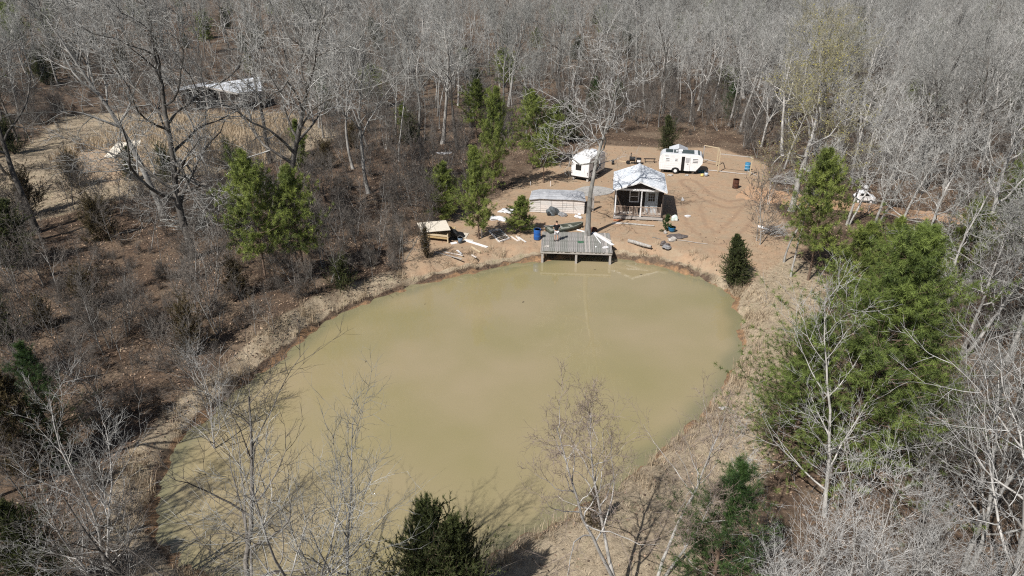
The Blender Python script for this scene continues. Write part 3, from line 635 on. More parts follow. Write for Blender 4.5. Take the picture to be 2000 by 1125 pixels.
EV = [(P_A, 9, 'pine_tree', 935, 467, 280, 'bright green pine standing on the bank right of the plywood shed', .3, .78),
      (P_A, 9, 'pine_tree', 962, 372, 165, 'tallest narrow pine, directly behind the bank pine', 2.1, .65),
      (P_B, 9, 'pine_tree', 1062, 357, 242, 'slim trunked pine left of the rounded white trailer', 4.0, .95),
      (P_B, 9, 'pine_tree', 1040, 330, 178, 'loose green pine behind the slim trunked pine', 1.0, .95),
      (P_B, 9, 'pine_tree', 1078, 318, 205, 'narrow green pine at the forest edge, right of the loose one', 5.1, .8),
      (P_S, 4, 'pine_tree', 872, 428, 318, 'small dark green pine left of the tall bank pine', .8, 1.1),
      (P_S, 4, 'pine_tree', 1016, 455, 384, 'young pine with a bare lower stem beside the tarp covered shelter', 2.8, 1.5),
      (P_B, 9, 'pine_tree', 522, 565, 298, 'bushy pine on the left slope, left one of the pair', 1.5, .78),
      (P_B, 9, 'pine_tree', 596, 545, 322, 'bushy pine on the left slope, right one of the pair', 3.5, .85),
      (P_S, 4, 'pine_tree', 590, 330, 235, 'dark green young pine behind the bushy pair on the left slope', .5, .8),
      (P_B, 9, 'pine_tree', 1578, 547, 293, 'yellow green pine standing at the right bank before the clay track', 2.3, .82),
      (P_H, 10, 'pine_tree', 1645, 905, 420, 'great bushy pine right of the pond, tallest of its clump', .4, 1.0),
      (P_H, 10, 'pine_tree', 1540, 895, 625, 'wide low pine at the left of the great clump, nearest the pond', 2.6, .95),
      (P_H, 10, 'pine_tree', 1750, 890, 590, 'wide pine at the right of the great clump', 4.6, .95),
      (P_A, 9, 'pine_tree', 1650, 610, 425, 'young pine above the great clump, left one near the track', 1.2, 1.2),
      (P_S, 4, 'pine_tree', 1722, 560, 428, 'young pine above the great clump, right one near the track', 3.2, 1.2),
      (P_S, 4, 'pine_tree', 1775, 600, 455, 'small pine between the track and the great clump', 5.2, 1.3),
      (P_H, 10, 'pine_tree', 1945, 500, 285, 'broad dark green pine at the right side of the clay track', 1.9, .75),
      (P_B, 9, 'pine_tree', 1868, 560, 390, 'small pine below the broad one, left of the right edge', .2, .8),
      (P_D, 9, 'pine_tree', 1375, 1215, 893, 'dark green pine at the bottom edge between two bare thickets', .6, 1.15),
      (P_D, 9, 'pine_tree', 118, 900, 672, 'dark green pine on the lower left slope above the pond', 3.1, 1.1),
      (CEDR, 5, 'cedar_tree', 60, 930, 735, 'bronze cedar left of the dark pine on the lower left slope', .1, 1.0),
      (CED2, 5, 'cedar_tree', 845, 1240, 1002, 'dense dark cedar at the bottom edge in front of the pond', 1.3, .8),
      (CED2, 5, 'cedar_tree', 900, 1230, 1005, 'smaller dark cedar joined to the right of the dense one', 4.3, .7),
      (CED, 5, 'cedar_tree', 1439, 549, 460, 'cone shaped dark cedar alone on the right bank', .5, 1.1),
      (CED2, 5, 'cedar_tree', 1303, 296, 228, 'round dark cedar behind the flat sided trailer', 2.0, .85),
      (CED2, 5, 'cedar_tree', 1982, 245, 135, 'dark cedar high in the right forest edge', 3.0, .8),
      (JUNR, 2.9, 'cedar_tree', 832, 503, 452, 'small dark cedar partly hiding the plywood shed', 5.0, .55),
      (CED2, 5, 'cedar_tree', 258, 352, 288, 'dark cedar right of the pale plywood sheet on the slope', .7, .8),
      (P_S, 4, 'pine_tree', 790, 262, 200, 'small pine in the forest left of the tall narrow pine', 1.7, .9),
      (YEL, 9, 'pine_tree', 492, 160, 95, 'yellow green tree behind the open pole barn', 1.1, .9),
      (CED2, 5, 'cedar_tree', 470, 455, 385, 'olive cedar left of the bushy pine pair', 2.2, .7),
      (JUNR, 2.9, 'cedar_tree', 200, 470, 400, 'bronze cedar in the middle of the left slope', 3.2, 1.0),
      (CED2, 5, 'cedar_tree', 30, 520, 395, 'dark cedar at the left edge beneath the leaning oaks', .2, 1.1),
      (JUNR, 2.9, 'cedar_tree', 375, 690, 610, 'rusty low cedar on the open left slope above the pond', 1.9, .9),
      (JUNR, 2.9, 'cedar_tree', 465, 580, 520, 'rusty low cedar near the pond on the left slope', 4.9, .9),
      (JUNR, 2.9, 'cedar_tree', 175, 600, 540, 'bronze cedar low on the far left slope', 2.7, 1.0),
      (JUNR, 2.9, 'cedar_tree', 150, 365, 310, 'bronze cedar left of the plywood sheet beside the field', 2.7, 1.0),
      (CED2, 5, 'cedar_tree', 95, 1180, 990, 'dark cedar in the bottom left corner of the view', 2.7, .8),
      (CEDR, 5, 'cedar_tree', 1160, 1030, 950, 'brown green cedar bush on the near shore behind the leaning tree', 2.7, .8)]
EXTRA = [(25, 300, 250), (150, 130, 90), (90, 165, 110), (245, 145, 100), (330, 355, 300), (90, 640, 590), (670, 560, 515), (60, 420, 350), (450, 330, 285), (640, 330, 285), (800, 280, 235), (690, 290, 250), (15, 660, 600)]
WORD = ['far corner of the left forest', 'dim forest left of the pole barn', 'dim forest above the dry field', 'forest left of and behind the pole barn', 'slope right of the plywood sheets', 'far left slope above the dark pine', 'slope right of the pine pair', 'left edge under the leaning oaks', 'grass right of the leaning oak crown', 'forest floor right of the barn', 'foot of the tall narrow pine', 'brown slope left of the tall pines', 'far left edge halfway down']
for k, (u, v, vt) in enumerate(EXTRA):
    EV.append(((JUN, JUNR)[k % 2], 2.9, 'juniper_bush', u, v, vt, ('dark', 'brownish')[k % 2] + ' ragged juniper on the ' + WORD[k], k * 1.1, 1.))
for pr, h0, nm, u, v, vt, lb, rz, ws in EV:
    hero(TF(pr), h0, nm, lb, 'tree', u, v, vt, rz, 'evergreens round the pond', wscale=ws)

# ------------------------------------------------------------------ the forest
CLEAR = px_poly([(-60, 2500), (-50, 1000), (-40, 520), (-20, 400), (60, 380), (60, 205), (330, 160), (530, 140), (570, 205), (640, 325), (700, 335), (800, 318), (900, 296), (1000, 285), (1080, 285), (1180, 262), (1300, 252),
                 (1420, 262), (1490, 290), (1530, 340), (1640, 368), (1780, 375), (1850, 410), (2300, 470), (2300, 520), (1900, 520), (1860, 560), (1890, 800), (1900, 1100), (1950, 2500)])
g = np.random.default_rng(5)
cand = []; cell = {}
def try_add(x, y, rmin):
    k = (int(x // 4), int(y // 4))
    for a in (-1, 0, 1):
        for b in (-1, 0, 1):
            for (p, q) in cell.get((k[0] + a, k[1] + b), ()):
                if (p - x) ** 2 + (q - y) ** 2 < rmin * rmin: return False
    cell.setdefault(k, []).append((x, y)); cand.append((x, y)); return True
XS = g.uniform(-170, 190, 9000); YS = g.uniform(10, 235, 9000)
ok = (sdist(CLEAR, XS, YS) > .5) & (sdist(POND, XS, YS) > 3) & (track_dist(XS, YS) > 1.2) & (np.abs(XS) < .82 * YS + 16) & (YS > 14)
bt = sdist(px_poly([(225, 260), (235, 142), (540, 120), (575, 240)]), XS, YS) > 1
for x, y in zip(XS[ok & bt], YS[ok & bt]):
    try_add(x, y, 3.0 if x > 25 else 3.7 + .012 * max(0, y - 90))
cand = np.array(cand); CZ = terrain(cand[:, 0], cand[:, 1])
order = np.argsort(np.hypot(cand[:, 0], cand[:, 1])); cand = cand[order]; CZ = CZ[order]
us = np.array([ptex(x, y, z + 8) for (x, y), z in zip(cand, CZ)])
inview = (us[:, 0] > -20) & (us[:, 0] < 2060) & (us[:, 1] < 1300) & (us[:, 1] > -140)
vis = np.where(inview)[0][:290]; rest = np.setdiff1d(np.arange(len(cand)), vis)
KINDS = OAK + POLE
COLS = [(24, 'along the right side of the view', 'hardwoods of the right hand forest'), ]
def where_(x, y, z):
    u, v = ptex(x, y, z)
    if x > 24:
        if u < 1650: return 'right of the swing frame', 'hardwoods right of the swing frame'
        if v < 400: return 'beyond the clay track', 'hardwoods beyond the clay track'
        if v < 700: return 'right of the great pine', 'hardwoods right of the great pine'
        return 'in the bottom right corner', 'hardwoods of the bottom right corner'
    if u < 60: return 'at the far left edge of the view', 'hardwoods of the far left edge'
    if u < 330: return 'beyond the dry field', 'hardwoods beyond the dry field'
    if u < 560: return 'behind the open pole barn', 'hardwoods behind the pole barn'
    if u < 760: return 'right of the pole barn', 'hardwoods right of the pole barn'
    if u < 930: return 'left of the tallest narrow pine', 'hardwoods left of the tall pines'
    if u < 1110: return 'behind the tall narrow pines', 'hardwoods behind the tall pines'
    if u < 1260: return 'behind the rounded trailer', 'hardwoods behind the rounded trailer'
    return 'behind the flat sided trailer', 'hardwoods behind the flat sided trailer'
dist_v = np.array([-float(sdist(CLEAR, cand[i][0], cand[i][1])) for i in vis]); dist_v = -dist_v
for i, dv in zip(vis, dist_v):
    x, y = cand[i]; k = int(g.integers(0, len(KINDS))); s = g.uniform(.62, 1.14) * (.92 if x > 24 else 1)
    if g.uniform() < .07 and x > -60:
        pr = (P_B, CED2, P_D)[int(g.integers(0, 3))]; wt_, gr = where_(x, y, CZ[i]); s *= (1.0, 1.3, .8)[(P_B, CED2, P_D).index(pr)]
        put(TF(pr), 'forest_evergreen', ('loose green pine', 'dark cedar', 'dense pine')[(P_B, CED2, P_D).index(pr)] + ' among hardwoods ' + wt_, 'tree', 'evergreens among the ' + gr, x, y, g.uniform(0, 6.28), s * .75, s * .9, z=float(CZ[i]) - .05); continue
    wt_, gr = where_(x, y, CZ[i]); row = 'in the front row ' if dv < 5 else 'in the second row ' if dv < 12 else 'deep in the forest '
    kd = ('slim straight bare hardwood ' if k >= len(OAK) else ('dark trunked bare hardwood ' if k % 2 == 0 else 'spreading bare hardwood '))
    pr = KINDS[k]
    if x > 24 and g.uniform() < .6: pr = OAKP[k % 5]; kd = 'pale barked bare hardwood '
    elif g.uniform() < .12: pr = OAKP[k % 5]; kd = 'pale barked bare hardwood '
    put(TC(pr), 'forest_tree', kd + row + wt_, 'tree', gr, x, y, g.uniform(0, 6.28), s, s * g.uniform(.9, 1.1), z=float(CZ[i]) - .05, tilt=(g.normal(0, .04), g.normal(0, .05) + (.08 if x > 24 else 0)))
PK = [proto('far_tree_mesh', [a, b]) for a, b, *_r in (OAK[0], OAK[2], OAKP[3], POLE[0], P_B, CED2)]
rp = [(cand[i][0], cand[i][1], CZ[i]) for i in rest]; n = len(rp)
kk = g.choice(6, n, p=[.25, .25, .22, .14, .07, .07])
sc = g.uniform(.62, 1.15, n); gn_scatter('far_forest', rp, PK, kk, g.uniform(0, 6.28, n), np.stack([sc] * 3, 1), .04)
# saplings, brush and fallen twigs under the trees: nobody could count them
PU = [proto('sapling_mesh', list(SAP[i][:2])) for i in range(3)] + [proto('brush_mesh', [b[0], b[1]] + ([leaf_mesh(b[2])] if b[2] else [])) for b in BUSH]
XS = g.uniform(-120, 110, 26000); YS = g.uniform(12, 150, 26000)
dC = sdist(CLEAR, XS, YS); dP = sdist(POND, XS, YS); dY = sdist(YARD, XS, YS)
left = (XS < -4) & (dC < 0)
dens = np.where(dC > -2, .27, np.where(left, .46, 0.0)) * np.where(YS < 28, .5, 1)
dens = np.where((sdist(FIELD, XS, YS) < 1), .015, dens) * np.where(YS > 100, .6, 1)
okm = (g.uniform(0, 1, len(XS)) < dens) & (dP > 1.2) & (dY > .5) & (track_dist(XS, YS) > .8) & (np.abs(XS) < .8 * YS + 5) & (sdist(STRAW, XS, YS) > .5)
XS, YS, dC = XS[okm], YS[okm], dC[okm]; n = len(XS); ZS = terrain(XS, YS)
inf = dC > -2; kk = np.where(inf, g.choice(6, n, p=[.22, .2, .14, .18, .13, .13]), g.choice(6, n, p=[.14, .11, .07, .30, .19, .19]))
sc = np.where(kk < 3, g.uniform(.5, 1.25, n), g.uniform(.4, 1.0, n))
gn_scatter('undergrowth', np.stack([XS, YS, ZS - .03], 1), PU, kk, g.uniform(0, 6.28, n), np.stack([sc] * 3, 1), .08)
print('forest', len(cand), 'undergrowth', n)
# individual saplings and shrubs one can pick out
SPS = [(845, 352, 255, 'thin white sapling left of the tall narrow pine, left of two'), (858, 350, 250, 'thin white sapling left of the tall narrow pine, right of two'), (500, 655, 560, 'thin white sapling on the left slope near the pond, left of two'),
       (538, 640, 555, 'thin white sapling on the left slope near the pond, right of two'), (870, 300, 235, 'thin sapling at the forest edge in front of the tall pine'), (755, 470, 400, 'grey sapling on the leafy slope left of the plywood shed'), (700, 500, 410, 'grey sapling behind the left bank of the pond'),
       (430, 860, 700, 'bare sapling standing on the left bank of the pond'), (120, 800, 690, 'bare sapling beside the dark pine on the left'), (1478, 470, 350, 'sapling behind the brush pile'), (1640, 700, 560, 'grey sapling among the great pine clump'), (1500, 400, 300, 'slim sapling at the right edge of the clearing')]
for j, (u, v, vt, lb) in enumerate(SPS):
    hero(TC(SAP[j % 2]), 4.9, 'sapling', lb, 'sapling', u, v, vt, j * 1.3, 'thin saplings')
# ------------------------------------------------------------------ materials of the built things
M_wood = mat('weathered_wood', (.30, .275, .25), .85, (.47, .44, .41), 6, .4, 30, stretch=(5, .5, 5))
M_deck = mat('weathered_deck_board', (.17, .16, .148), .88, (.36, .345, .325), 5, .5, 30, stretch=(4, .4, 4))
M_deck2 = mat('mossy_deck_board', (.13, .135, .115), .9, (.30, .295, .275), 5, .5, 30, stretch=(4, .4, 4))
M_fresh = mat('fresh_lumber', (.46, .37, .24), .75, (.58, .48, .33), 5, .2, stretch=(4, .6, 4))
M_ply = mat('plywood', (.47, .42, .34), .75, (.62, .57, .49), 4, .15, 20, stretch=(1, 6, 1))
M_osb = mat('strand_board', (.50, .37, .19), .8, (.33, .23, .11), 18, .2)
M_pallet = mat('pale_pinkish_board', (.60, .54, .49), .85, (.76, .71, .67), 5, .3, 22, stretch=(1, 4, 6))
M_pallet2 = mat('grey_pale_board', (.52, .49, .46), .85, (.72, .70, .67), 5, .3, 22, stretch=(1, 4, 6))
M_white = mat('white_paint', (.68, .68, .68), .5, (.80, .80, .80), 2.5, .05)
M_roofw = mat('white_roof_metal', (.62, .66, .70), .38, (.80, .81, .83), 1.6, .08, 9, stretch=(1, .3, 1), metal=.15)
M_alu = mat('chalky_aluminium', (.60, .61, .62), .45, (.74, .75, .76), 2.2, .06, 8, metal=.2)
M_galv = mat('galvanised_sheet', (.38, .39, .41), .5, (.54, .55, .57), 1.6, .12, 12, metal=.3)
M_glass = mat('dark_glass', (.012, .014, .016), .08, spec=.6)
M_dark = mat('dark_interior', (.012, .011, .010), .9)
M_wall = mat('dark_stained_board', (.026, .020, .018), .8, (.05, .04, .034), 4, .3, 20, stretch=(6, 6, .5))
M_rail = mat('reddish_porch_wood', (.30, .22, .17), .85, (.45, .36, .29), 6, .3, 25)
M_door = mat('pale_blue_door', (.50, .56, .60), .5, (.58, .63, .66), 2, .05)
M_black = mat('black_plastic', (.015, .015, .016), .5)
M_rub = mat('black_rubber', (.018, .018, .018), .85)
M_blue = mat('blue_plastic', (.012, .085, .32), .38, (.02, .12, .40), 2, .05, spec=.5)
M_blue2 = mat('faded_blue_plastic', (.04, .20, .36), .5, (.07, .27, .43), 2, .05)
M_pot = mat('blue_pot', (.02, .14, .30), .45, (.03, .18, .36), 2)
M_rust = mat('rusty_steel', (.045, .020, .014), .85, (.12, .050, .030), 5, .5, 20)
M_boat = mat('faded_green_hull', (.05, .058, .045), .6, (.10, .11, .085), 3, .15)
M_boat_in = mat('dusty_boat_inside', (.20, .21, .18), .7, (.33, .33, .28), 4, .1)
M_tarp = mat('dark_grey_tarp', (.055, .065, .07), .55, (.12, .135, .145), 3, .5, 9)
M_tarpw = mat('white_plastic_sheet', (.50, .50, .51), .5, (.72, .72, .73), 4, .5, 9)
M_rock = mat('pale_rock', (.28, .26, .24), .9, (.50, .47, .43), 4, .6, 12)
M_rockd = mat('grey_rock', (.16, .16, .165), .9, (.30, .30, .305), 4, .6, 12)
M_ash = mat('ash', (.06, .05, .05), .95, (.16, .14, .13), 6, .5)
M_solar = mat('dark_solar_panel', (.03, .045, .045), .25, (.055, .075, .07), 3, spec=.6)
M_yel = mat('yellow_plastic', (.60, .48, .16), .5)
M_lblue = mat('pale_blue_plastic', (.38, .44, .52), .5, (.50, .55, .62), 3)
M_log = mat('grey_log', (.24, .22, .20), .9, (.46, .44, .41), 5, .6, 20, stretch=(3, 3, .6))
M_green = mat('green_net', (.03, .09, .05), .8, (.07, .15, .09), 12, .4)
M_conc = mat('grey_gravel_pad', (.28, .27, .255), .95, (.40, .385, .36), 6, .5)
M_orange = mat('orange_plastic', (.42, .13, .05), .6)
Y0 = 1.0

def rot2(x, y, a): return x * math.cos(a) - y * math.sin(a), x * math.sin(a) + y * math.cos(a)

# ------------------------------------------------------------------ dock
def make_dock():
    ax, ay = G(1057, 490, 1.05); bx, by = G(1195, 494, 1.05); rz = math.atan2(by - ay, bx - ax); w = math.hypot(bx - ax, by - ay); dpt = 4.3; zt = 1.08
    t = thing('dock', 'weathered grey plank dock standing on square posts over the far water', 'dock', (ax, ay, 0), rz)
    n = 37; pw = w / n; g = random.Random(3); kinds = []
    for m_ in (M_deck, M_deck2, M_wood):
        b = MB().box((0, 0, 0), (pw - .009, dpt, .035)); b = b.build('plank', m_, None); kinds.append(b.data); bpy.data.objects.remove(b)
    for i in range(n):
        o = link('plank', kinds[g.choice([0, 0, 0, 0, 1, 1, 2])], t); o.location = ((i + .5) * pw, dpt / 2 - .05 + g.uniform(-.04, .04), zt - .018 + g.uniform(-.006, .006)); o.rotation_euler = (0, 0, g.uniform(-.003, .003)); o.scale = (1, g.uniform(.985, 1.0), 1)
    MB().box((w / 2, .03, zt - .14), (w + .04, .045, .20)).build('front_beam', M_wood, t)
    for x in (-.04, w + .04): MB().box((x, dpt / 2, zt - .14), (.04, dpt - .1, .18)).build('side_beam', M_wood, t)
    for i in range(7): MB().box((.35 + i * (w - .7) / 6, dpt / 2, zt - .13), (.045, dpt - .3, .16)).build('joist', M_wood, t)
    for x in (.10, w / 2, w - .10):
        for y in (.16, dpt * .55):
            MB().box((x, y, (zt - .05 - .9) / 2 - .02), (.17, .17, zt - .05 + .9)).build('post', M_wood, t)
    return t, rz, zt
dock, dock_rz, DZ = make_dock()
def on_dock(u, v): x, y = G(u, v, DZ); return x, y

# ------------------------------------------------------------------ cabin
def make_cabin():
    t = thing('cabin', 'small dark cabin with white metal gable roof and railed front porch', 'cabin', (9.05, 58.15, Y0), R(-8.5))
    Wd, Dp, fz, ez, pz = 4.25, 5.1, .30, 2.80, 3.62; pd = 1.35
    MB().box((Wd / 2, Dp / 2, fz - .06), (Wd, Dp, .10)).build('floor', M_wood, t)
    MB().box((Wd / 2, -.03, fz - .10), (Wd + .06, .05, .20)).build('rim_board', M_wood, t)
    for x in (.15, Wd / 2, Wd - .15):
        for y in (.15, Dp / 2, Dp - .15): MB().box((x, y, .06), (.35, .3, .26)).build('footing_block', M_rock, t)
    MB().box((.05, (Dp + pd) / 2, (fz + ez) / 2), (.08, Dp - pd, ez - fz)).build('wall', M_wall, t)
    MB().box((Wd - .05, (Dp + pd) / 2, (fz + ez) / 2), (.08, Dp - pd, ez - fz)).build('wall', M_wall, t)
    MB().box((Wd / 2, Dp - .05, (fz + ez) / 2), (Wd - .2, .08, ez - fz)).build('wall', M_wall, t)
    MB().box((Wd / 2, pd + .04, (fz + ez) / 2), (Wd - .2, .08, ez - fz)).build('wall', M_wall, t)
    for y in (.04, Dp - .09):
        MB().prism([(.18, ez + .04), (Wd - .18, ez + .04), (Wd / 2, pz - .09)], y, y + .05).build('gable_wall', M_wall, t)
    # batten strips on the side walls
    b = MB()
    for k in range(9):
        b.box((-.005, pd + .2 + k * .42, (fz + ez) / 2), (.025, .05, ez - fz - .02)); b.box((Wd + .005, pd + .2 + k * .42, (fz + ez) / 2), (.025, .05, ez - fz - .02))
    b.build('battens', M_wall, t)
    # porch
    MB().box((Wd / 2, .03, ez - .03), (Wd + .1, .10, .16)).build('porch_beam', M_white, t)
    for x in (.08, Wd * .545, Wd - .08): MB().box((x, .06, (fz + ez) / 2 - .05), (.11, .11, ez - fz - .1)).build('porch_post', M_white if x < 3 else M_wall, t)
    MB().beam((.16, .12, fz + 1.9), (.62, 1.1, fz + .5), .07).build('brace', M_rail, t)
    for y, x0, x1 in ((.05, .14, Wd - .14),):
        MB().box(((x0 + x1) / 2, y, fz + .92), (x1 - x0, .10, .05)).build('top_rail', M_rail, t)
        MB().box(((x0 + x1) / 2, y, fz + .14), (x1 - x0, .05, .07)).build('bottom_rail', M_rail, t)
        me = None
        for k in range(34):
            if k in (9, 17): continue
            if me is None: o = MB().box((0, 0, 0), (.05, .035, .74)).build('baluster', M_rail, t); me = o.data
            else: o = link('baluster', me, t)
            o.location = (x0 + (k + .5) * (x1 - x0) / 34, y, fz + .53)
    for x in (.08, Wd - .08):
        MB().box((x, pd / 2, fz + .92), (.08, pd - .1, .05)).build('side_rail', M_rail, t)
        for k in range(5): o = link('baluster', me, t); o.location = (x, .25 + k * .22, fz + .53)
    # window and door on the porch wall
    wf = MB(); wx, wz, ww, wh = 1.72, fz + 1.45, .78, .92; y = pd - .03
    for s in (-1, 1):
        wf.box((wx + s * ww / 2, y, wz), (.09, .06, wh + .16)); wf.box((wx, y, wz + s * (wh / 2 + .04)), (ww - .09, .06, .08))
    wf = wf.build('window_frame', M_white, t)
    MB().box((wx, y + .02, wz), (ww - .05, .02, wh)).build('pane', M_glass, wf); MB().box((wx, y - .01, wz), (ww - .1, .04, .04)).build('sash_bar', M_white, wf)
    dx, dw, dh = 3.25, .90, 2.05
    for s in (-1, 1): MB().box((dx + s * (dw / 2 + .06), y, fz + dh / 2), (.10, .07, dh + .02)).build('door_jamb', M_door, t)
    MB().box((dx, y, fz + dh + .06), (dw + .24, .07, .10)).build('door_head', M_white, t)
    d = MB().box((dx, y + .01, fz + dh / 2), (dw, .04, dh)).build('door', M_door, t)
    for i in range(3):
        for j in range(3): MB().box((dx + (i - 1) * .20, y - .016, fz + 1.18 + j * .26), (.165, .02, .22)).build('pane', M_glass, d)
    MB().cyl((dx - .36, y - .05, fz + 1.0), (dx - .36, y, fz + 1.0), .035, n=8).build('handle', M_black, d)
    # roof sheets, each a part; ribs raised on them
    oh = .28; sl = []
    for sgn in (-1, 1):
        xe = Wd / 2 + sgn * (Wd / 2 + .20); ze = ez + .02 - .06; xr = Wd / 2
        n = 6; L_ = (Dp + 2 * oh) / n
        for k in range(n):
            y0 = -oh + k * L_; q = [(xe, y0 + .004, ze), (xr, y0 + .004, pz), (xr, y0 + L_ - .004, pz), (xe, y0 + L_ - .004, ze)]
            dz = .004 * (k % 2)
            b = MB().slab([(a, b_, c_ + dz) for a, b_, c_ in q], .03)
            for f in (.12, .5, .88):
                yy = y0 + L_ * f; b.beam((xe, yy, ze + .012 + dz), (xr, yy, pz + .012 + dz), .035, .02)
            b.build('roof_sheet', M_roofw, t)
        MB().beam((xe + sgn * .012, -oh, ze - .05), (xe + sgn * .012, Dp + oh, ze - .05), .025, .13).build('eave_trim', M_white, t)
        for yy in (-oh - .012, Dp + oh + .012):
            MB().slab([(xe, yy - .012, ze), (xr, yy - .012, pz), (xr, yy + .012, pz), (xe, yy + .012, ze)], .12).build('barge_board', M_white, t)
    MB().prism([(Wd / 2 - .17, pz - .03), (Wd / 2 + .17, pz - .03), (Wd / 2 + .03, pz + .05), (Wd / 2 - .03, pz + .05)], -oh - .02, Dp + oh + .02).build('ridge_cap', M_roofw, t)
    return t
cabin = make_cabin()

# ------------------------------------------------------------------ trailers
def hull(name, prof, w, m_, t, inset=.0, bev=.05):
    b = MB().prism(prof, 0, w); return b.build(name, m_, t, bevel=bev)
def wheel(x, y, z, t, r=.33, w=.2):
    o = MB().cyl((x, y - w / 2, z), (x, y + w / 2, z), r, n=20).build('wheel', M_rub, t, bevel=.02)
    MB().cyl((x, y - w / 2 - .012, z), (x, y + w / 2 + .012, z), r * .55, n=14).build('rim', M_white, o); return o
def make_trailer_a():
    t = thing('rounded_travel_trailer', 'small rounded white travel trailer seen from behind, left of the cabin', 'trailer', (7.89, 69.01, Y0), R(60))
    prof = [(0, .42), (-.03, 1.2), (.0, 1.95), (.22, 2.30), (.7, 2.46), (3.4, 2.46), (4.0, 2.3), (4.3, 1.8), (4.35, 1.1), (4.1, .42)]
    hull('body', prof, 2.0, M_white, t)
    MB().box((2.05, 1.0, .36), (3.9, 1.8, .12)).build('chassis', M_black, t)
    wf = MB().box((-.02, 1.17, 1.42), (.06, .62, .62)).build('window_frame', M_black, t, bevel=.02); MB().box((-.06, 1.17, 1.42), (.02, .52, .52)).build('pane', M_glass, wf)
    for s, z in ((.12, .95), (.12, .78), (1.9, .95), (1.9, .78), (1.86, 1.9)): MB().cyl((-.06, s, z), (-.01, s, z), .045, n=8).build('tail_light', M_rust, t)
    MB().box((1.9, -.03, 1.55), (1.7, .05, .70)).build('side_window', M_glass, t, bevel=.02)
    MB().box((1.5, -.02, 1.0), (2.4, .02, .18)).build('side_stripe', M_tarp, t)
    f = []
    for k in range(13):
        a = math.pi * k / 12; f.append((1.15 + .52 * math.cos(a), .42 + .50 * math.sin(a)))
    MB().prism(f, -.05, .02).build('wheel_arch', M_galv, t); wheel(1.15, .02, .34, t); wheel(1.15, 1.95, .34, t)
    MB().box((3.4, -.02, 1.25), (.62, .04, 1.5)).build('door', M_alu, t, bevel=.02)
    for x in (.9, 2.1): MB().box((x, 1.0, 2.51), (.5, .5, .12)).build('roof_vent', M_white, t, bevel=.03)
    MB().box((3.0, 1.0, 2.53), (.9, .65, .16)).build('roof_unit', M_alu, t, bevel=.04)
    MB().beam((4.1, .3, .4), (5.2, 1, .42), .08).beam((4.1, 1.7, .4), (5.2, 1, .42), .08).build('drawbar', M_black, t)
    for x, y in ((.25, .2), (.25, 1.8), (3.8, 1.0)): MB().box((x, y, .16), (.2, .2, .36)).build('block', M_rock, t)
    return t
trA = make_trailer_a()
def make_trailer_b():
    t = thing('flat_sided_travel_trailer', 'white flat sided travel trailer with open door and dark panels on the roof', 'trailer', (15.80, 72.55, Y0), R(-13))
    prof = [(.05, .38), (-.05, 1.1), (.02, 1.75), (.22, 2.02), (.5, 2.12), (3.95, 2.12), (4.32, 2.0), (4.50, 1.7), (4.48, 1.2), (3.85, .38)]
    y0 = 0
    # the near side is cut round the doorway: side sheets left, right and above it
    MB().prism([(a, b) for a, b in prof], .05, 2.1).build('body', M_alu, t, bevel=.04)
    MB().prism([(.05, .38), (-.05, 1.1), (.02, 1.75), (.22, 2.02), (.5, 2.12), (2.30, 2.12), (2.30, .38)], .0, .045).build('side_sheet', M_white, t)
    MB().prism([(2.65, .38), (2.65, 2.12), (3.95, 2.12), (4.32, 2.0), (4.50, 1.7), (4.48, 1.2), (3.85, .38)], .0, .045).build('side_sheet', M_white, t)
    MB().box((2.475, .022, 2.0), (.346, .045, .236)).build('door_head', M_white, t)
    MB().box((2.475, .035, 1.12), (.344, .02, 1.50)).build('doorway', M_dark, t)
    d = MB().box((2.92, -.03, 1.12), (.56, .035, 1.50)).build('door', M_white, t); MB().box((2.92, -.052, 1.52), (.40, .012, .52)).build('door_window', M_galv, d); MB().cyl((2.98, -.08, 1.12), (2.98, -.05, 1.12), .05, n=8).build('handle', M_black, d)
    for x, w, n in ((.85, .40, 2), (1.75, .30, 2), (3.72, .58, 3)):
        f = MB().box((x, -.005, 1.50), (w, .03, .10 + .15 * n)).build('window_frame', M_white, t)
        for k in range(n): MB().box((x, -.025, 1.50 + (k - (n - 1) / 2) * .16), (w - .06, .012, .055)).build('louvre', M_glass, f)
    MB().box((.75, -.01, 1.88), (.38, .015, .06)).build('badge', M_galv, t)
    for z in (.62, .86, 1.1): MB().box((1.15, -.004, z), (2.2, .006, .018)).build('side_seam', M_alu, t)
    for x, y, w, d_ in ((.95, 1.2, .75, 1.2), (1.65, 1.15, .45, 1.3), (2.9, 1.15, 1.3, 1.45), (4.02, 1.1, .18, 1.7)): MB().box((x, y, 2.145), (w, d_, .03)).build('solar_panel', M_solar, t)
    MB().cyl((1.75, 1.0, 2.17), (1.75, 1.0, 2.24), .13, n=10).build('roof_dome', M_white, t); MB().box((2.15, 1.35, 2.2), (.42, .5, .13)).build('roof_vent', M_white, t, bevel=.03)
    MB().box((4.52, 1.05, 1.55), (.03, 1.55, .62)).build('end_window', M_glass, t)
    MB().box((2.1, 1.05, .32), (3.6, 1.7, .12)).build('chassis', M_black, t); 
    MB().prism([(1.75 + .42 * math.cos(math.pi * k / 8), .38 + .3 * math.sin(math.pi * k / 8)) for k in range(9)], -.012, -.004).build('wheel_arch', M_black, t)
    wheel(1.75, .02, .32, t, .31); wheel(1.75, 2.02, .32, t, .31)
    for x in (.4, 3.6): MB().box((x, .4, .14), (.22, .2, .30)).build('block', M_rock, t)
    return t
trB = make_trailer_b()
x, y = G(1321, 300, 2.4); t = thing('garden_shed', 'small gabled shed roof just showing behind the flat sided trailer', 'shed', (18.75, 76.6, Y0 - .42), R(-12))
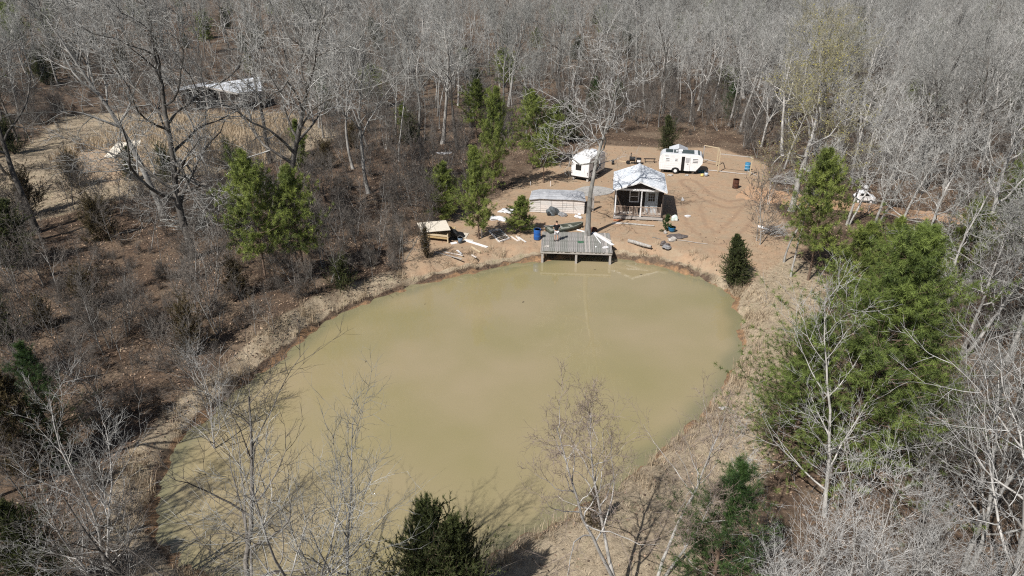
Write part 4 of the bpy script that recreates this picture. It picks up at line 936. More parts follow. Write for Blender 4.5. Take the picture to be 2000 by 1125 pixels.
MB().box((0, 1.0, .85), (1.7, 1.8, 1.7)).build('wall', M_galv, t)
for s in (-1, 1): MB().slab([(s * 1.05, 0, 1.62), (0, 0, 2.02), (0, 2.0, 2.02), (s * 1.05, 2.0, 1.62)], .04).build('roof_slope', M_roofw if s < 0 else M_galv, t)
MB().prism([(-.85, 1.66), (.85, 1.66), (0, 1.98)], .08, .12).build('gable_wall', M_dark, t)

# ------------------------------------------------------------------ tarp and pallet shelter
def make_shelter():
    ax, ay = G(1034, 414, Y0); bx, by = G(1141, 418, Y0); rz = math.atan2(by - ay, bx - ax); w = math.hypot(bx - ax, by - ay)
    t = thing('pallet_shelter', 'low shelter of pale pallet boards under curved grey metal sheets', 'shelter', (ax, ay, Y0), rz)
    g = random.Random(5); n = 5; pw = w / n; H = 1.30
    for i in range(n):
        nb = 7; bh = H / nb
        for j in range(nb):
            gap = .012 if (i * 7 + j * 3) % 5 else .05
            MB().box(((i + .5) * pw, g.uniform(-.015, .015), (j + .5) * bh), (pw - .02, .03, bh - gap)).build('board', g.choice([M_pallet, M_pallet, M_pallet2]) if i else M_pallet2, t)
        MB().box((i * pw + .03, .05, H / 2), (.07, .05, H)).build('upright', M_wood, t)
    MB().box((w - .03, .05, H / 2), (.07, .05, H)).build('upright', M_wood, t)
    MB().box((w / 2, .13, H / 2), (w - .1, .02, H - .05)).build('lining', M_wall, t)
    D = 2.3
    MB().box((w / 2, D, H / 2), (w, .05, H)).build('back_wall', M_wood, t); MB().box((0.03, D / 2 + .1, H / 2), (.05, D - .2, H)).build('end_wall', M_pallet2, t)
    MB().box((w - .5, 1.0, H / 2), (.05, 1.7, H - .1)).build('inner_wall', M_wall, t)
    for i in range(6):
        x0 = -.05 + i * (w + .1) / 6; x1 = x0 + (w + .1) / 6 + .05; K = 9; vs = []; e = .10 if i in (0, 5) else 0
        for k in range(K):
            f = k / (K - 1); y = -.16 + f * (D + .35); z = H + .03 + .52 * math.sin(math.pi * (.12 + .76 * f)) - .18 + .012 * (i % 2)
            for x in (x0, x1):
                ee = e if (i == 0 and x == x0) or (i == 5 and x == x1) else 0
                vs.append((x + (.35 * f if i == 0 and x == x0 else 0) - (.35 * f if i == 5 and x == x1 else 0), y, z - ee * 1.2))
        b = MB().add(vs, [(2 * k, 2 * k + 1, 2 * k + 3, 2 * k + 2) for k in range(K - 1)])
        o = b.build('roof_sheet', M_galv, t); sm = o.modifiers.new('thickness', 'SOLIDIFY'); sm.thickness = .02
        for k in range(1, K - 1):
            a, c_ = vs[2 * k], vs[2 * k + 1]; MB().beam((a[0], a[1], a[2] + .02), (c_[0], c_[1], c_[2] + .02), .03, .02).build('seam', M_galv, o)
    return t
make_shelter()

# ------------------------------------------------------------------ plywood coop
def make_coop():
    P = {k: AT(*v) for k, v in dict(FR=(880, 449, 52.2), FL=(824, 454, 52.9), BR=(871, 430, 54.2), BL=(814, 435, 54.9)).items()}
    o = Vector((P['FL'].x, P['FL'].y, Y0)); t = thing('plywood_coop', 'low plywood coop with a slanted pale sheet roof on the left bank', 'coop', o)
    L = {k: v - o for k, v in P.items()}
    ctr = (L['FR'] + L['FL']) / 2; cb = (L['BR'] + L['BL']) / 2
    MB().slab([L['FL'] + Vector((.012, 0, 0)), (L['FR'] + L['FL']) / 2 * 1 + Vector((0, 0, 0)), cb, L['BL']], .03).build('roof_panel', M_ply, t)
    MB().slab([ctr + Vector((.015, 0, 0)), L['FR'], L['BR'], cb + Vector((.015, 0, 0))], .03).build('roof_panel', M_ply, t)
    d = (L['FR'] - L['FL']); d.z = 0; d.normalize(); nrm_ = Vector((-d.y, d.x, 0)); a = math.atan2(d.y, d.x)
    wl = (L['FR'] - L['FL']).length; zf = min(L['FR'].z, L['FL'].z) - .08
    c0 = L['FL'] + d * .35 + nrm_ * .2; c0.z = 0; ww = wl - .75
    MB().box(c0 + d * ww / 2 + Vector((0, 0, zf - .09)), (ww, .04, .16), a).build('fascia', M_fresh, t)
    MB().box(c0 + d * ww / 2 + nrm_ * .05 + Vector((0, 0, zf / 2 + .1)), (ww - .1, .03, zf - .36), a).build('front_panel', M_osb, t)
    for k in (0, 1):
        for q in (0, 1.75):
            p = c0 + d * ww * k + nrm_ * q; MB().box(p + Vector((0, 0, zf / 2 + .05)), (.09, .09, zf + .1), a).build('post', M_fresh, t)
    MB().box(c0 + d * ww / 2 + nrm_ * 1.8 + Vector((0, 0, zf / 2 + .1)), (ww - .1, .03, zf - .1), a).build('back_panel', M_osb, t)
    MB().box(c0 + d * ww / 2 + nrm_ * .9 + Vector((0, 0, .3)), (ww - .1, 1.6, .03), a).build('floor', M_osb, t)
    return t
make_coop()

# ------------------------------------------------------------------ pole barn
def make_barn():
    A_, B_, C_, D_ = AT(396, 167, 106.5), AT(463, 181, 102.5), AT(512, 177, 106), AT(507, 150, 112)
    z0 = th(B_.x, B_.y); o = Vector((B_.x, B_.y, z0)); t = thing('pole_barn', 'open pole barn with a pale metal roof and dark inside, upper left', 'barn', o)
    def l(p): return p - o
    n = 6
    for k in range(n):
        f0, f1 = k / n, (k + 1) / n; q = [A_.lerp(B_, f0), A_.lerp(B_, f1), D_.lerp(C_, f1), D_.lerp(C_, f0)]
        b = MB().slab([l(p) + Vector((0, 0, .003 * (k % 2))) for p in q], .05); b.beam(l(q[0]) + Vector((0, 0, .03)), l(q[3]) + Vector((0, 0, .03)), .06, .04); b.build('roof_sheet', M_roofw, t)
    E_, F_ = AT(340, 178, 104), AT(350, 170, 110)
    MB().slab([l(E_), l(A_) - Vector((.0, 0, .08)), l(AT(405, 160, 112)), l(F_)], .05).build('lean_to_roof', M_galv, t)
    for p, q in ((A_, B_), (B_, C_)): MB().beam(l(p) - Vector((0, 0, .18)), l(q) - Vector((0, 0, .18)), .08, .22).build('beam', M_wood, t)
    ins = (D_ - B_); ins.z = 0; ins.normalize()
    for p in (A_, B_ + (C_ - B_) * .04, C_, D_, AT(405, 160, 112), E_, A_.lerp(B_, .45)):
        q = p + ins * .3; zb = th(q.x, q.y); MB().cyl(l(Vector((q.x, q.y, zb - .3))), l(Vector((q.x, q.y, p.z - .1))), .13, n=8).build('pole', M_wood, t)
    # board walls at the back and right
    def wall_(p, q, n_, top):
        for k in range(n_):
            a = p.lerp(q, (k + .5) / n_); zb = th(a.x, a.y); w_ = (q - p); w_.z = 0; L_ = w_.length / n_
            MB().box(l(Vector((a.x, a.y, (zb - .2 + a.z - top) / 2))), (L_ - .03, .04, a.z - top - zb + .2), math.atan2(w_.y, w_.x)).build('wall_board', M_wall, t)
    G_ = AT(350, 170, 110)
    wall_(AT(405, 160, 112) + ins * -.3, D_ + ins * -.3, 22, .25); wall_(F_, AT(405, 160, 112), 14, .25); wall_(C_, D_, 16, .25)
    MB().box(l(Vector((B_.x + 3.6, B_.y - 1.0, z0 + .12))), (6.5, .25, .2), math.atan2(C_.y - B_.y, C_.x - B_.x) * .35).build('ground_beam', M_wood, t)
    return t
make_barn()
# ------------------------------------------------------------------ loose things
def solid(name, label, cat, x, y, z, b, m_, rz=0., group=None, bevel=0, smooth=False):
    o = b.build(name, m_, None, bevel=bevel, smooth=smooth); o.location = (x, y, z); o.rotation_euler = (0, 0, rz); return tag(o, label, cat, group)
def drum(name, label, u, v, m_, r=.29, h=.88, open_=True, m_in=None, z=None, g=None):
    x, y = G(u, v, Y0); t = thing(name, label, 'barrel', (x, y, Y0 if z is None else z), 0, g)
    zs = [0, .02, h * .3, h * .33, h * .36, h * .64, h * .67, h * .70, h - .03, h]; rs = [r * .96, r, r, r * 1.035, r, r, r * 1.035, r, r, r * .97]
    if open_: zs += [h, h - .25]; rs += [r * .9, r * .88]
    MB().tube([(0, 0, a) for a in zs], rs, 22).build('shell', m_, t, smooth=True)
    if open_: MB().cyl((0, 0, h - .28), (0, 0, h - .24), r * .87, n=20).build('inside', m_in or m_, t)
    rm = MB().tube([(r * 1.0 * math.cos(a * math.pi / 10), r * 1.0 * math.sin(a * math.pi / 10), h) for a in range(21)], [.015] * 21, 6).build('rim', m_, t)
    return t
drum('blue_barrel', 'bright blue open topped plastic barrel beside the dock', 1049, 467, M_blue, m_in=mat('inside_blue', (.008, .04, .16), .5))
drum('rusty_barrel', 'rusty brown burn barrel standing alone on the bare dirt', 1436, 367, M_rust, r=.30, h=.90, m_in=M_ash)
x, y, z = *G(1462, 332, 1.3), 1.0
t = drum('blue_barrel', 'faded blue barrel with straps beside the right post of the lumber frame', 1459, 333, M_blue2, r=.29, h=.85, open_=False)
for a in (.25, .6): MB().tube([(.305 * math.cos(k * math.pi / 8), .305 * math.sin(k * math.pi / 8), a) for k in range(17)], [.014] * 17, 5).build('strap', M_white, t)

# boat
def make_boat():
    ax, ay = G(1070, 455, Y0); bx, by = G(1130, 445, Y0); rz = math.atan2(by - ay, bx - ax); L_ = 3.35
    t = thing('small_boat', 'dull green flat bottomed boat lying behind the dock', 'boat', (ax, ay, Y0), rz)
    K = 14; vs = []; n = 7
    for i in range(K):
        f = i / (K - 1); w = .50 * (1 - max(0, f - .45) ** 2 * 2.9); w = max(w, .06); zb = .02 + max(0, f - .6) ** 2 * 1.1; zt = .38 + max(0, f - .5) ** 2 * .5
        for a, b in ((-1, 1), (-.96, .6), (-.78, 0.04), (0, 0), (.78, .04), (.96, .6), (1, 1)): vs.append((f * L_, w * a, zb + (zt - zb) * b))
    fs = [(i * n + j, i * n + j + 1, (i + 1) * n + j + 1, (i + 1) * n + j) for i in range(K - 1) for j in range(n - 1)] + [tuple(range(n))]
    o = MB().add(vs, fs).build('hull', M_boat, t, smooth=True); sm = o.modifiers.new('t', 'SOLIDIFY'); sm.thickness = .03; sm.offset = 1
    vs2 = [(a * .99 + .01, b * .93, max(c_, .06) + .015 if abs(b) < .3 else c_) for a, b, c_ in vs]
    MB().box((1.3, 0, .10), (2.1, .74, .03)).build('floor', M_boat_in, t)
    for xx in (.25, 1.3, 2.2): MB().box((xx, 0, .30), (.26, .88 - max(0, xx - 1.6) * .35, .03)).build('seat', M_boat_in, t)
    for s in (-1, 1): MB().tube([Vector(vs[i * n + (0 if s < 0 else 6)]) for i in range(K)], [.025] * K, 6).build('gunwale', M_boat_in, t)
    return t
make_boat()

# boards, logs and sticks on the ground: (u1, v1, u2, v2, width, height, material, name, label)
def plank_px(u1, v1, u2, v2, w, h, m_, name, label, cat='board', group=None, z1=0., z2=0., zb=None):
    x1, y1 = G(u1, v1, Y0); x2, y2 = G(u2, v2, Y0); zb = zb if zb is not None else max(th(x1, y1), th(x2, y2), .9)
    c = Vector(((x1 + x2) / 2, (y1 + y2) / 2, zb)); p = Vector((x1, y1, zb + h / 2 + z1)) - c; q = Vector((x2, y2, zb + h / 2 + z2)) - c
    b = MB()
    if cat in ('log', 'pipe', 'stick'): b.tube([p, p.lerp(q, .3) + Vector((0, .03, .01)), p.lerp(q, .7) + Vector((0, -.02, 0)), q], [w / 2, w / 2, w * .45, w * .38] if cat != 'pipe' else [w / 2] * 4, 10)
    else:
        d = (q - p).normalized(); sd = d.cross(Vector((0, 0, 1))).normalized(); up = sd.cross(d)
        M = Matrix((sd, up, d)).transposed(); b.box((p + q) / 2, (w, h, (q - p).length), M=M)
    o = b.build(name, m_); o.location = c; return tag(o, label, cat, group)
LUM = [(908, 469, 952, 483, .26, .06, M_white, 'lumber_board', 'long white board lying toward the pond from the plywood coop'),
       (921, 482, 938, 493, .14, .05, M_fresh, 'lumber_board', 'short pale board below the long white board'),
       (893, 489, 901, 496, .15, .05, M_white, 'lumber_board', 'short white offcut between the coop and the water'),
       (921, 496, 930, 501, .12, .05, M_pallet, 'lumber_board', 'smallest pale offcut nearest the water'),
       (850, 492, 902, 506, .10, .05, M_wood, 'lumber_board', 'long thin pale board at the foot of the coop, nearest the water'),
       (868, 492, 904, 499, .09, .05, M_pallet, 'lumber_board', 'thin pinkish board just above the long thin one'),
       (906, 468, 923, 471, .5, .03, M_ply, 'plywood_offcut', 'flat pale plywood offcut right of the grey bucket'),
       (903, 465, 909, 455, .62, .03, M_ply, 'plywood_offcut', 'tan plywood square leaning behind the grey bucket'),
       (881, 476, 892, 474, .35, .05, M_white, 'plywood_offcut', 'small white slab at the right foot of the coop'),
       (956, 449, 1004, 445, .09, .09, M_fresh, 'lumber_board', 'yellowish beam lying behind the scrap frame'),
       (1008, 461, 1015, 470, .12, .05, M_pallet, 'lumber_board', 'pale board crossing two others left of the blue barrel'),
       (998, 462, 1012, 471, .14, .05, M_pallet, 'lumber_board', 'pale board left of the crossing board'),
       (1012, 463, 1027, 473, .13, .05, M_white, 'lumber_board', 'white board end nearest the blue barrel'),
       (975, 473, 996, 466, .13, .06, M_pallet2, 'lumber_board', 'grey pale board along the near edge of the scrap frame'),
       (1062, 443, 1134, 440, .40, .06, M_wood, 'lumber_board', 'long weathered board behind the green boat'),
       (1127, 449, 1143, 453, .18, .05, M_white, 'lumber_board', 'white board between the boat and the oak trunk'),
       (1133, 441, 1137, 447, .08, .05, M_fresh, 'lumber_board', 'short yellow stick of lumber behind the oak trunk'),
       (1198, 430, 1216, 430, .16, .05, M_orange, 'lumber_board', 'orange brown board on the ground at the left corner of the porch'),
       (1195, 436, 1212, 436, .16, .05, M_white, 'lumber_board', 'short white board at the foot of the porch'),
       (1210, 314, 1236, 318, .12, .05, M_fresh, 'lumber_board', 'yellow board lying behind the cabin beside the black smoker')]
for r_ in LUM: plank_px(*r_[:9], cat='board', group='scrap boards on the ground')
plank_px(1227, 471, 1272, 483, .30, .22, M_log, 'fallen_log', 'thick grey driftwood log on the far bank right of the dock', 'log')
plank_px(1213, 437, 1278, 442, .16, .14, M_log, 'fallen_log', 'slim peeled log lying in front of the cabin porch', 'log')
plank_px(1274, 464, 1291, 467, .07, .06, B_DARK, 'fallen_stick', 'short dark stick between the grey log and the fire pit', 'stick')
plank_px(1322, 469, 1382, 477, .05, .05, M_wood, 'thin_pole', 'thin pale pole lying right of the fire pit', 'pipe')
plank_px(1480, 444, 1503, 451, .22, .2, M_white, 'fallen_log', 'white peeled log end beside the right brush pile', 'log')
plank_px(1382, 333, 1460, 341, .12, .1, M_wood, 'fence_rail', 'pale timber rail lying along the foot of the lumber frame', 'log')
plank_px(1455, 332, 1478, 344, .12, .1, M_log, 'fallen_log', 'curved pale branch lying below the faded blue barrel', 'log')
plank_px(1140, 395, 1172, 395, .10, .09, M_black, 'steel_pipe', 'black pipe lying behind the oak trunk', 'pipe')
# boards on the dock
plank_px(1158, 456, 1197, 481, .26, .05, M_white, 'white_board', 'wide white board lying across the right end of the dock', 'board', zb=DZ, group='boards on the dock')
plank_px(1159, 458, 1173, 477, .07, .04, M_white, 'white_board', 'narrow white strip left of the wide board on the dock', 'board', zb=DZ, group='boards on the dock')
plank_px(1162, 456, 1194, 474, .12, .05, M_pallet2, 'grey_board', 'grey board partly under the wide white board on the dock', 'board', zb=DZ, group='boards on the dock')

def lump(name, label, cat, x, y, z, sx, sy, sz, m_, seed=1, rough=.22, n=2, group=None):
    import bmesh
    bm = bmesh.new(); bmesh.ops.create_icosphere(bm, subdivisions=n, radius=1); g = np.random.default_rng(seed); ph = g.uniform(0, 6, 6)
    for v in bm.verts:
        c = v.co; k = 1 + rough * (math.sin(c.x * 3.1 + ph[0]) * math.cos(c.y * 2.7 + ph[1]) + .6 * math.sin(c.z * 5 + c.x * 4 + ph[2]) + .35 * math.sin(c.y * 9 + ph[3]))
        v.co = Vector((c.x * sx * k, c.y * sy * k, max(c.z, -.35) * sz * k + .3 * sz))
    me = bpy.data.meshes.new(name); bm.to_mesh(me); bm.free(); me.materials.append(m_)
    for p in me.polygons: p.use_smooth = rough < .2
    o = link(name, me); o.location = (x, y, z); return tag(o, label, cat, group)
def lump_px(name, label, cat, u, v, sx, sy, sz, m_, zb=Y0, **k):
    x, y = G(u, v, zb); return lump(name, label, cat, x, y, zb, sx, sy, sz, m_, **k)
lump_px('tarp_heap', 'dark grey tarp heaped in front of the pallet shelter', 'tarp', 1080, 418, .50, .45, .55, M_tarp, seed=2, rough=.25, n=3)
lump_px('tarp_bundle', 'small grey tarp bundle right of the dark tarp heap', 'tarp', 1099, 421, .40, .30, .26, M_rockd, seed=3)
lump_px('black_bag', 'black bag at the left foot of the dark tarp heap', 'bag', 1073, 420, .22, .22, .22, M_black, seed=4)
for k, (u, v, s) in enumerate(((1126, 424, .17), (1133, 426, .16), (1131, 420, .14))): lump_px('crumpled_bag', ['white crumpled bag, leftmost of three left of the oak trunk', 'white crumpled bag nearest the oak trunk', 'small white crumpled bag behind the other two'][k], 'bag', u, v, s * 1.3, s, s, M_tarpw, seed=10 + k, group='white bags by the shelter')
lump_px('tree_stump', 'round dark stump on the bank behind the dock', 'stump', 1159, 451, .33, .30, .28, M_rust, seed=5, rough=.08)
lump_px('white_rock', 'white rock of the fire pit', 'rock', 1312, 470, .38, .3, .24, M_rock, seed=6)
lump_px('grey_rock', 'flat grey rock nearest the water by the fire pit', 'rock', 1302, 484, .36, .25, .20, M_rockd, seed=7)
lump_px('pale_rock', 'small pale rock below the blue pot', 'rock', 1299, 456, .16, .16, .20, M_rock, seed=8)
lump_px('charred_wood', 'charred black wood heap beside the grey rock', 'fire pit', 1297, 478, .34, .28, .20, M_ash, seed=9, rough=.4)
lump_px('ash_patch', 'dark ash patch right of the white rock', 'ash', 1322, 462, .75, .5, .06, M_ash, seed=11, rough=.35)
lump_px('white_bag', 'white and green bag at the right corner of the porch', 'bag', 1317, 430, .34, .3, .36, mat('pale_green_bag', (.40, .52, .46), .5, (.74, .76, .75), 2.5), seed=12, rough=.12, n=3)
lump_px('white_bag', 'small white bag right of the white and green one', 'bag', 1343, 423, .28, .16, .14, M_tarpw, seed=13)
lump_px('white_bag', 'small white bag at the back right corner of the cabin', 'bag', 1333, 392, .15, .15, .22, M_tarpw, seed=14)
lump_px('pale_rock', 'pale rock in front of the flat sided trailer, under its wheel', 'rock', 1309, 343, .30, .2, .14, M_rock, seed=15)
lump_px('pale_rock', 'pale rock under the open trailer door', 'rock', 1341, 343, .22, .16, .10, M_rock, seed=16)
lump_px('yellow_jug', 'yellow jug at the right end of the flat sided trailer', 'jug', 1371, 344, .17, .17, .22, M_yel, seed=17, rough=.06)
lump_px('blue_tarp', 'dark blue crumpled tarp in the shade of the flat sided trailer', 'tarp', 1369, 337, .45, .3, .2, mat('dark_blue_tarp', (.01, .05, .08), .5, (.02, .10, .13), 4), seed=18)
lump_px('plastic_sheeting', 'crumpled white plastic sheeting under the small pine', 'plastic sheet', 974, 428, .80, .5, .16, M_tarpw, seed=19, rough=.45, n=3)
lump_px('plastic_sheeting', 'second heap of white plastic, nearer the pallet shelter', 'plastic sheet', 995, 413, .7, .45, .18, M_tarpw, seed=20, rough=.45, n=3)
lump_px('dark_debris', 'dark heap of debris against the right side of the coop', 'debris', 889, 465, .7, .5, .45, M_black, seed=21, rough=.4, n=3)
lump_px('white_scrap', 'white scrap lying on the far left slope near the pines', 'scrap', 868, 300, .9, .4, .16, M_tarpw, seed=22, rough=.4)
lump_px('white_scrap', 'pale scrap beside the bushy pine on the left slope', 'scrap', 618, 441, .5, .35, .15, M_rock, seed=23, rough=.4)
lump_px('white_scrap', 'small white scrap on the grassy right bank', 'scrap', 1412, 797, .22, .1, .05, M_tarpw, zb=.7, seed=24, rough=.4)
lump_px('green_net', 'small green net lying on the dock planks', 'net', 1134, 473, .32, .26, .04, M_green, zb=DZ, seed=25, rough=.35)
lump_px('white_bag', 'white bag lying near the right front corner of the dock', 'bag', 1183, 484, .27, .15, .12, M_tarpw, zb=DZ, seed=26)
lump_px('grey_cloth', 'grey cloth lying at the left front of the dock', 'cloth', 1068, 482, .26, .14, .10, M_rock, zb=DZ, seed=27)
lump_px('white_cup', 'small white cup on the dock left of the white bag', 'cup', 1164, 483, .07, .07, .09, M_white, zb=DZ, seed=28, rough=.05)
lump_px('small_dark_pot', 'small dark object standing behind the rounded trailer', 'pot', 1197, 321, .16, .16, .45, M_black, seed=29, rough=.06)
# buckets
def bucket(name, label, u, v, m_, r=.17, h=.36, tilt=0.):
    x, y = G(u, v, Y0); t = thing(name, label, 'bucket', (x, y, Y0)); 
    o = MB().tube([(0, 0, 0), (0, 0, h), (0, 0, h), (0, 0, h - .06)], [r * .85, r, r * .93, r * .9], 16).build('shell', m_, t, smooth=True)
    MB().tube([(r * math.cos(a * math.pi / 8), 0, h + r * .8 * math.sin(a * math.pi / 8)) for a in range(9)], [.008] * 9, 5).build('handle', M_wood, t)
    return t
bucket('pale_blue_bucket', 'pale blue bucket with a white lid right of the yellow jug', 1379, 344, M_lblue, .2, .42)
bucket('grey_bucket', 'blue grey bucket standing right of the coop', 899, 474, mat('blue_grey_plastic', (.10, .14, .19), .5), .20, .45)
# potted shrub
x, y = G(1312, 452, Y0); t = thing('plant_pot', 'round blue pot standing in front of the cabin, right of the porch', 'pot', (x, y, Y0))
MB().tube([(0, 0, 0), (0, 0, .18), (0, 0, .36), (0, 0, .40), (0, 0, .40), (0, 0, .33)], [.20, .30, .30, .33, .29, .27], 18).build('shell', M_pot, t, smooth=True)
MB().cyl((0, 0, .30), (0, 0, .35), .27, n=16).build('soil', M_ash, t)
PS = conifer(401, 1.2, .02, .5, B_PINE, N_DARK, cs=.1, nb=30, m2=4, nn=9, ln=.11, wd=.03, irregular=.5)
x, y = G(1303, 450, Y0); put(TF(PS), 'potted_shrub', 'small evergreen shrub growing beside the blue pot', 'plant', None, x, y, 0, 1.15, z=Y0)

# lumber frame of a swing or clothes line
def make_frame():
    t = thing('swing_frame', 'open frame of pale lumber posts and rails right of the flat sided trailer', 'frame', (*G(1402, 336, Y0), Y0))
    o = Vector(t.location); 
    A_ = Vector((*G(1402, 336, Y0), Y0)); B_ = Vector((*G(1464, 343, Y0), Y0)); C_ = Vector((*G(1399, 324, Y0), Y0)); D_ = Vector((*G(1372, 318, Y0), Y0))
    h = 1.95
    for p in (A_, B_, C_): MB().box(p - o + Vector((0, 0, h / 2)), (.10, .10, h)).build('post', M_fresh, t)
    MB().beam(A_ - o + Vector((0, 0, h + .04)), B_ - o + Vector((0, 0, h + .04)), .06, .08).build('top_rail', M_wood, t)
    MB().beam(D_ - o + Vector((0, 0, h + .04)), C_ - o + Vector((0, .1, h + .04)), .06, .08).build('top_rail', M_fresh, t)
    MB().beam(A_ - o + Vector((0, 0, h + .13)), C_ - o + Vector((0, 0, h + .13)), .06, .08).build('top_rail', M_fresh, t)
    MB().beam(D_ - o + Vector((0, 0, .45)), C_ - o + Vector((0, 0, .45)), .05, .08).build('low_rail', M_wood, t)
    MB().box(D_ - o + Vector((0, 0, h / 2)), (.08, .08, h)).build('post', M_wood, t)
    MB().box(B_ - o + Vector((0, 0, h - .1)), (.22, .14, .2)).build('bracket', M_fresh, t)
    return t
make_frame()
# smoker / old grill behind the cabin
x, y = G(1242, 320, Y0); t = thing('metal_smoker', 'black metal smoker on legs behind the cabin', 'smoker', (x, y, Y0), R(-8))
MB().cyl((-.75, 0, .55), (-.1, 0, .55), .26, n=14).build('drum', M_black, t); MB().cyl((-.6, 0, .75), (-.6, 0, 1.25), .05, n=8).build('chimney', M_black, t)
fb = MB().box((.28, 0, .42), (.55, .5, .5)).build('fire_box', M_black, t); MB().box((.28, -.26, .40), (.38, .02, .26)).build('front_plate', M_white, fb)
for a in (-.7, -.15, .1, .5):
    for b_ in (-.18, .18): MB().box((a, b_, .16), (.05, .05, .36)).build('leg', M_black, t)
MB().cyl((-.9, -.3, .22), (-.9, -.24, .22), .22, n=14).build('wheel', M_rub, t)
x, y = G(1258, 317, Y0); t = thing('low_bench', 'long low dark bench right of the smoker', 'bench', (x, y, Y0), R(-4))
MB().box((.6, 0, .42), (1.3, .28, .05)).build('seat', M_wall, t)
for a in (.1, 1.1): MB().box((a, 0, .2), (.06, .24, .40)).build('leg', M_wall, t)
# grey gravel pad and pale standing post behind the oak
PAD = px_poly([(1118, 372), (1150, 362), (1196, 368), (1200, 378), (1160, 384), (1122, 382)]); pv = smooth_poly(PAD, 2)
cx, cy = pv.mean(0); o = MB().prism([(a - cx, b - cy) for a, b in pv], -.05, .045, 'z').build('gravel_pad', M_conc); o.location = (cx, cy, Y0); o['kind'] = 'structure'
def post_px(u, v0, v1, w, m_, label, name='standing_post', cat='post', zb=None):
    x, y, z = GT(u, v0); h = ZT(y, v1) - z; return solid(name, label, cat, x, y, z - .05, MB().box((0, 0, h / 2), (w, w, h)), m_)
post_px(1157, 411, 378, .22, M_wood, 'pale square post standing just right of the oak trunk behind the dock')
post_px(941, 464, 447, .09, M_white, 'thin white pipe standing right of the tall pine trunk')
post_px(1036, 362, 354, .06, M_white, 'short white marker pipe left of the rounded trailer', 'marker_pipe', 'pipe')
post_px(1075, 364, 353, .07, M_pallet, 'bent pale pipe behind the pallet shelter', 'marker_pipe', 'pipe')
# scrap frame: open pallet-like frame with slats
def make_scrap_frame():
    P = [Vector((*G(u, v, Y0), 0)) for u, v in ((955, 452), (975, 473), (994, 466), (976, 449))]; o = P[0]
    t = thing('scrap_frame', 'old wooden frame with slats and trash lying flat right of the white pipe', 'pallet', (o.x, o.y, th(o.x, o.y)))
    for i in range(4): MB().beam(P[i] - o + Vector((0, 0, .07 + .01 * (i % 2))), P[(i + 1) % 4] - o + Vector((0, 0, .07 + .01 * (i % 2))), .12, .09).build('edge_board', M_pallet if i % 2 else M_pallet2, t)
    for k in range(1, 7):
        f = k / 7; MB().beam(P[0].lerp(P[1], f) - o + Vector((0, 0, .13)), P[3].lerp(P[2], f) - o + Vector((0, 0, .13)), .10, .02).build('slat', M_wood if k % 2 else M_deck2, t)
make_scrap_frame()
# plywood sheets on the left slope
for (u, v, w, l, rz, tl, lb) in ((229, 303, 1.5, 2.6, -.35, .5, 'pale plywood sheet leaning on the left slope below the dry field'), (262, 290, 1.7, .9, .1, .5, 'smaller plywood sheet right of and behind the pale one')):
    x, y, z = GT(u, v); o = MB().box((0, 0, 0), (w, l, .05)).build('plywood_sheet', M_ply); o.location = (x, y, z + .62); o.rotation_euler = (R(28), 0, rz); tag(o, lb, 'plywood', 'plywood on the slope')
# small white vehicle beyond the track
x, y, z = GT(1684, 394); t = thing('utility_vehicle', 'small white vehicle half hidden by trees beyond the clay track', 'vehicle', (x, y, z - .05), R(-12)); t.scale = (.72, .72, .78)
MB().prism([(-1.1, .35), (-1.15, .75), (-.9, .95), (-.65, 1.38), (.35, 1.42), (.75, 1.0), (1.35, .85), (1.42, .38)], -.65, .65).build('body', M_white, t, bevel=.07)
MB().prism([(-.60, .98), (-.50, 1.30), (.28, 1.33), (.58, 1.0)], -.665, .665).build('side_window', M_glass, t)
MB().box((-1.0, 0, .62), (.34, 1.34, .18)).build('bumper', M_tarp, t)
for a in (-.72, .85):
    for b_ in (-.62, .62): wheel(a, b_, .28, t, .28, .16)
lump_px('white_bucket', 'round white bucket on the bank above the small white vehicle', 'bucket', 1691, 368, .26, .24, .28, M_white, zb=1.1, seed=33, rough=.05)

# brush piles: dead branches thrown together
def brush(u, v, L_, W_, H_, n, m_, label, seed, zb=None):
    x, y, z = GT(u, v); t = thing('brush_pile', label, 'brush pile', (x, y, z)); g = np.random.default_rng(seed)
    for k in range(n):
        a = g.normal(0, .35); d = np.array([[math.cos(a), math.sin(a) * .6, g.uniform(-.1, .25)]]); p = np.array([[g.uniform(-L_ / 2, 0), g.uniform(-W_ / 2, W_ / 2), g.uniform(0, H_)]])
        ac = Acc(); P, Q, D = grow(g, p, d, np.array([L_ * g.uniform(.4, .8)]), np.array([g.uniform(.02, .05)]), 5, .12, -.02); V, F = tubes(P, Q, 5); ac.add(V, F)
        q, dd, ll, r = spawn(g, P, Q, D, np.array([L_ * .5]), 7, .2, 1, 45, 25, .5, .6); P, Q, D = grow(g, q, dd, ll, np.maximum(r, .01), 3, .2, 0); V, F = tubes(P, Q, 3); ac.add(V, F)
        q, dd, ll, r = spawn(g, P, Q, D, ll, 4, .2, 1, 40, 20, .6, .7); V, F = spikes(q, dd, ll, np.maximum(r, .007)); ac.add(V, T=F)
        link('branch', ac.mesh('branch', m_), t)
    return t
brush(1516, 458, 2.6, 1.2, .6, 16, T_PALE, 'grey brush pile of dead branches beside the white log end', 5)
brush(1528, 358, 3.4, 1.4, .7, 16, T_PALE, 'pale brush pile of dead branches behind the yellow green pine', 6)
brush(358, 455, 4.5, 2.0, 1.6, 20, T_GREY, 'fallen grey treetop lying against the leaning oak on the left slope', 7)

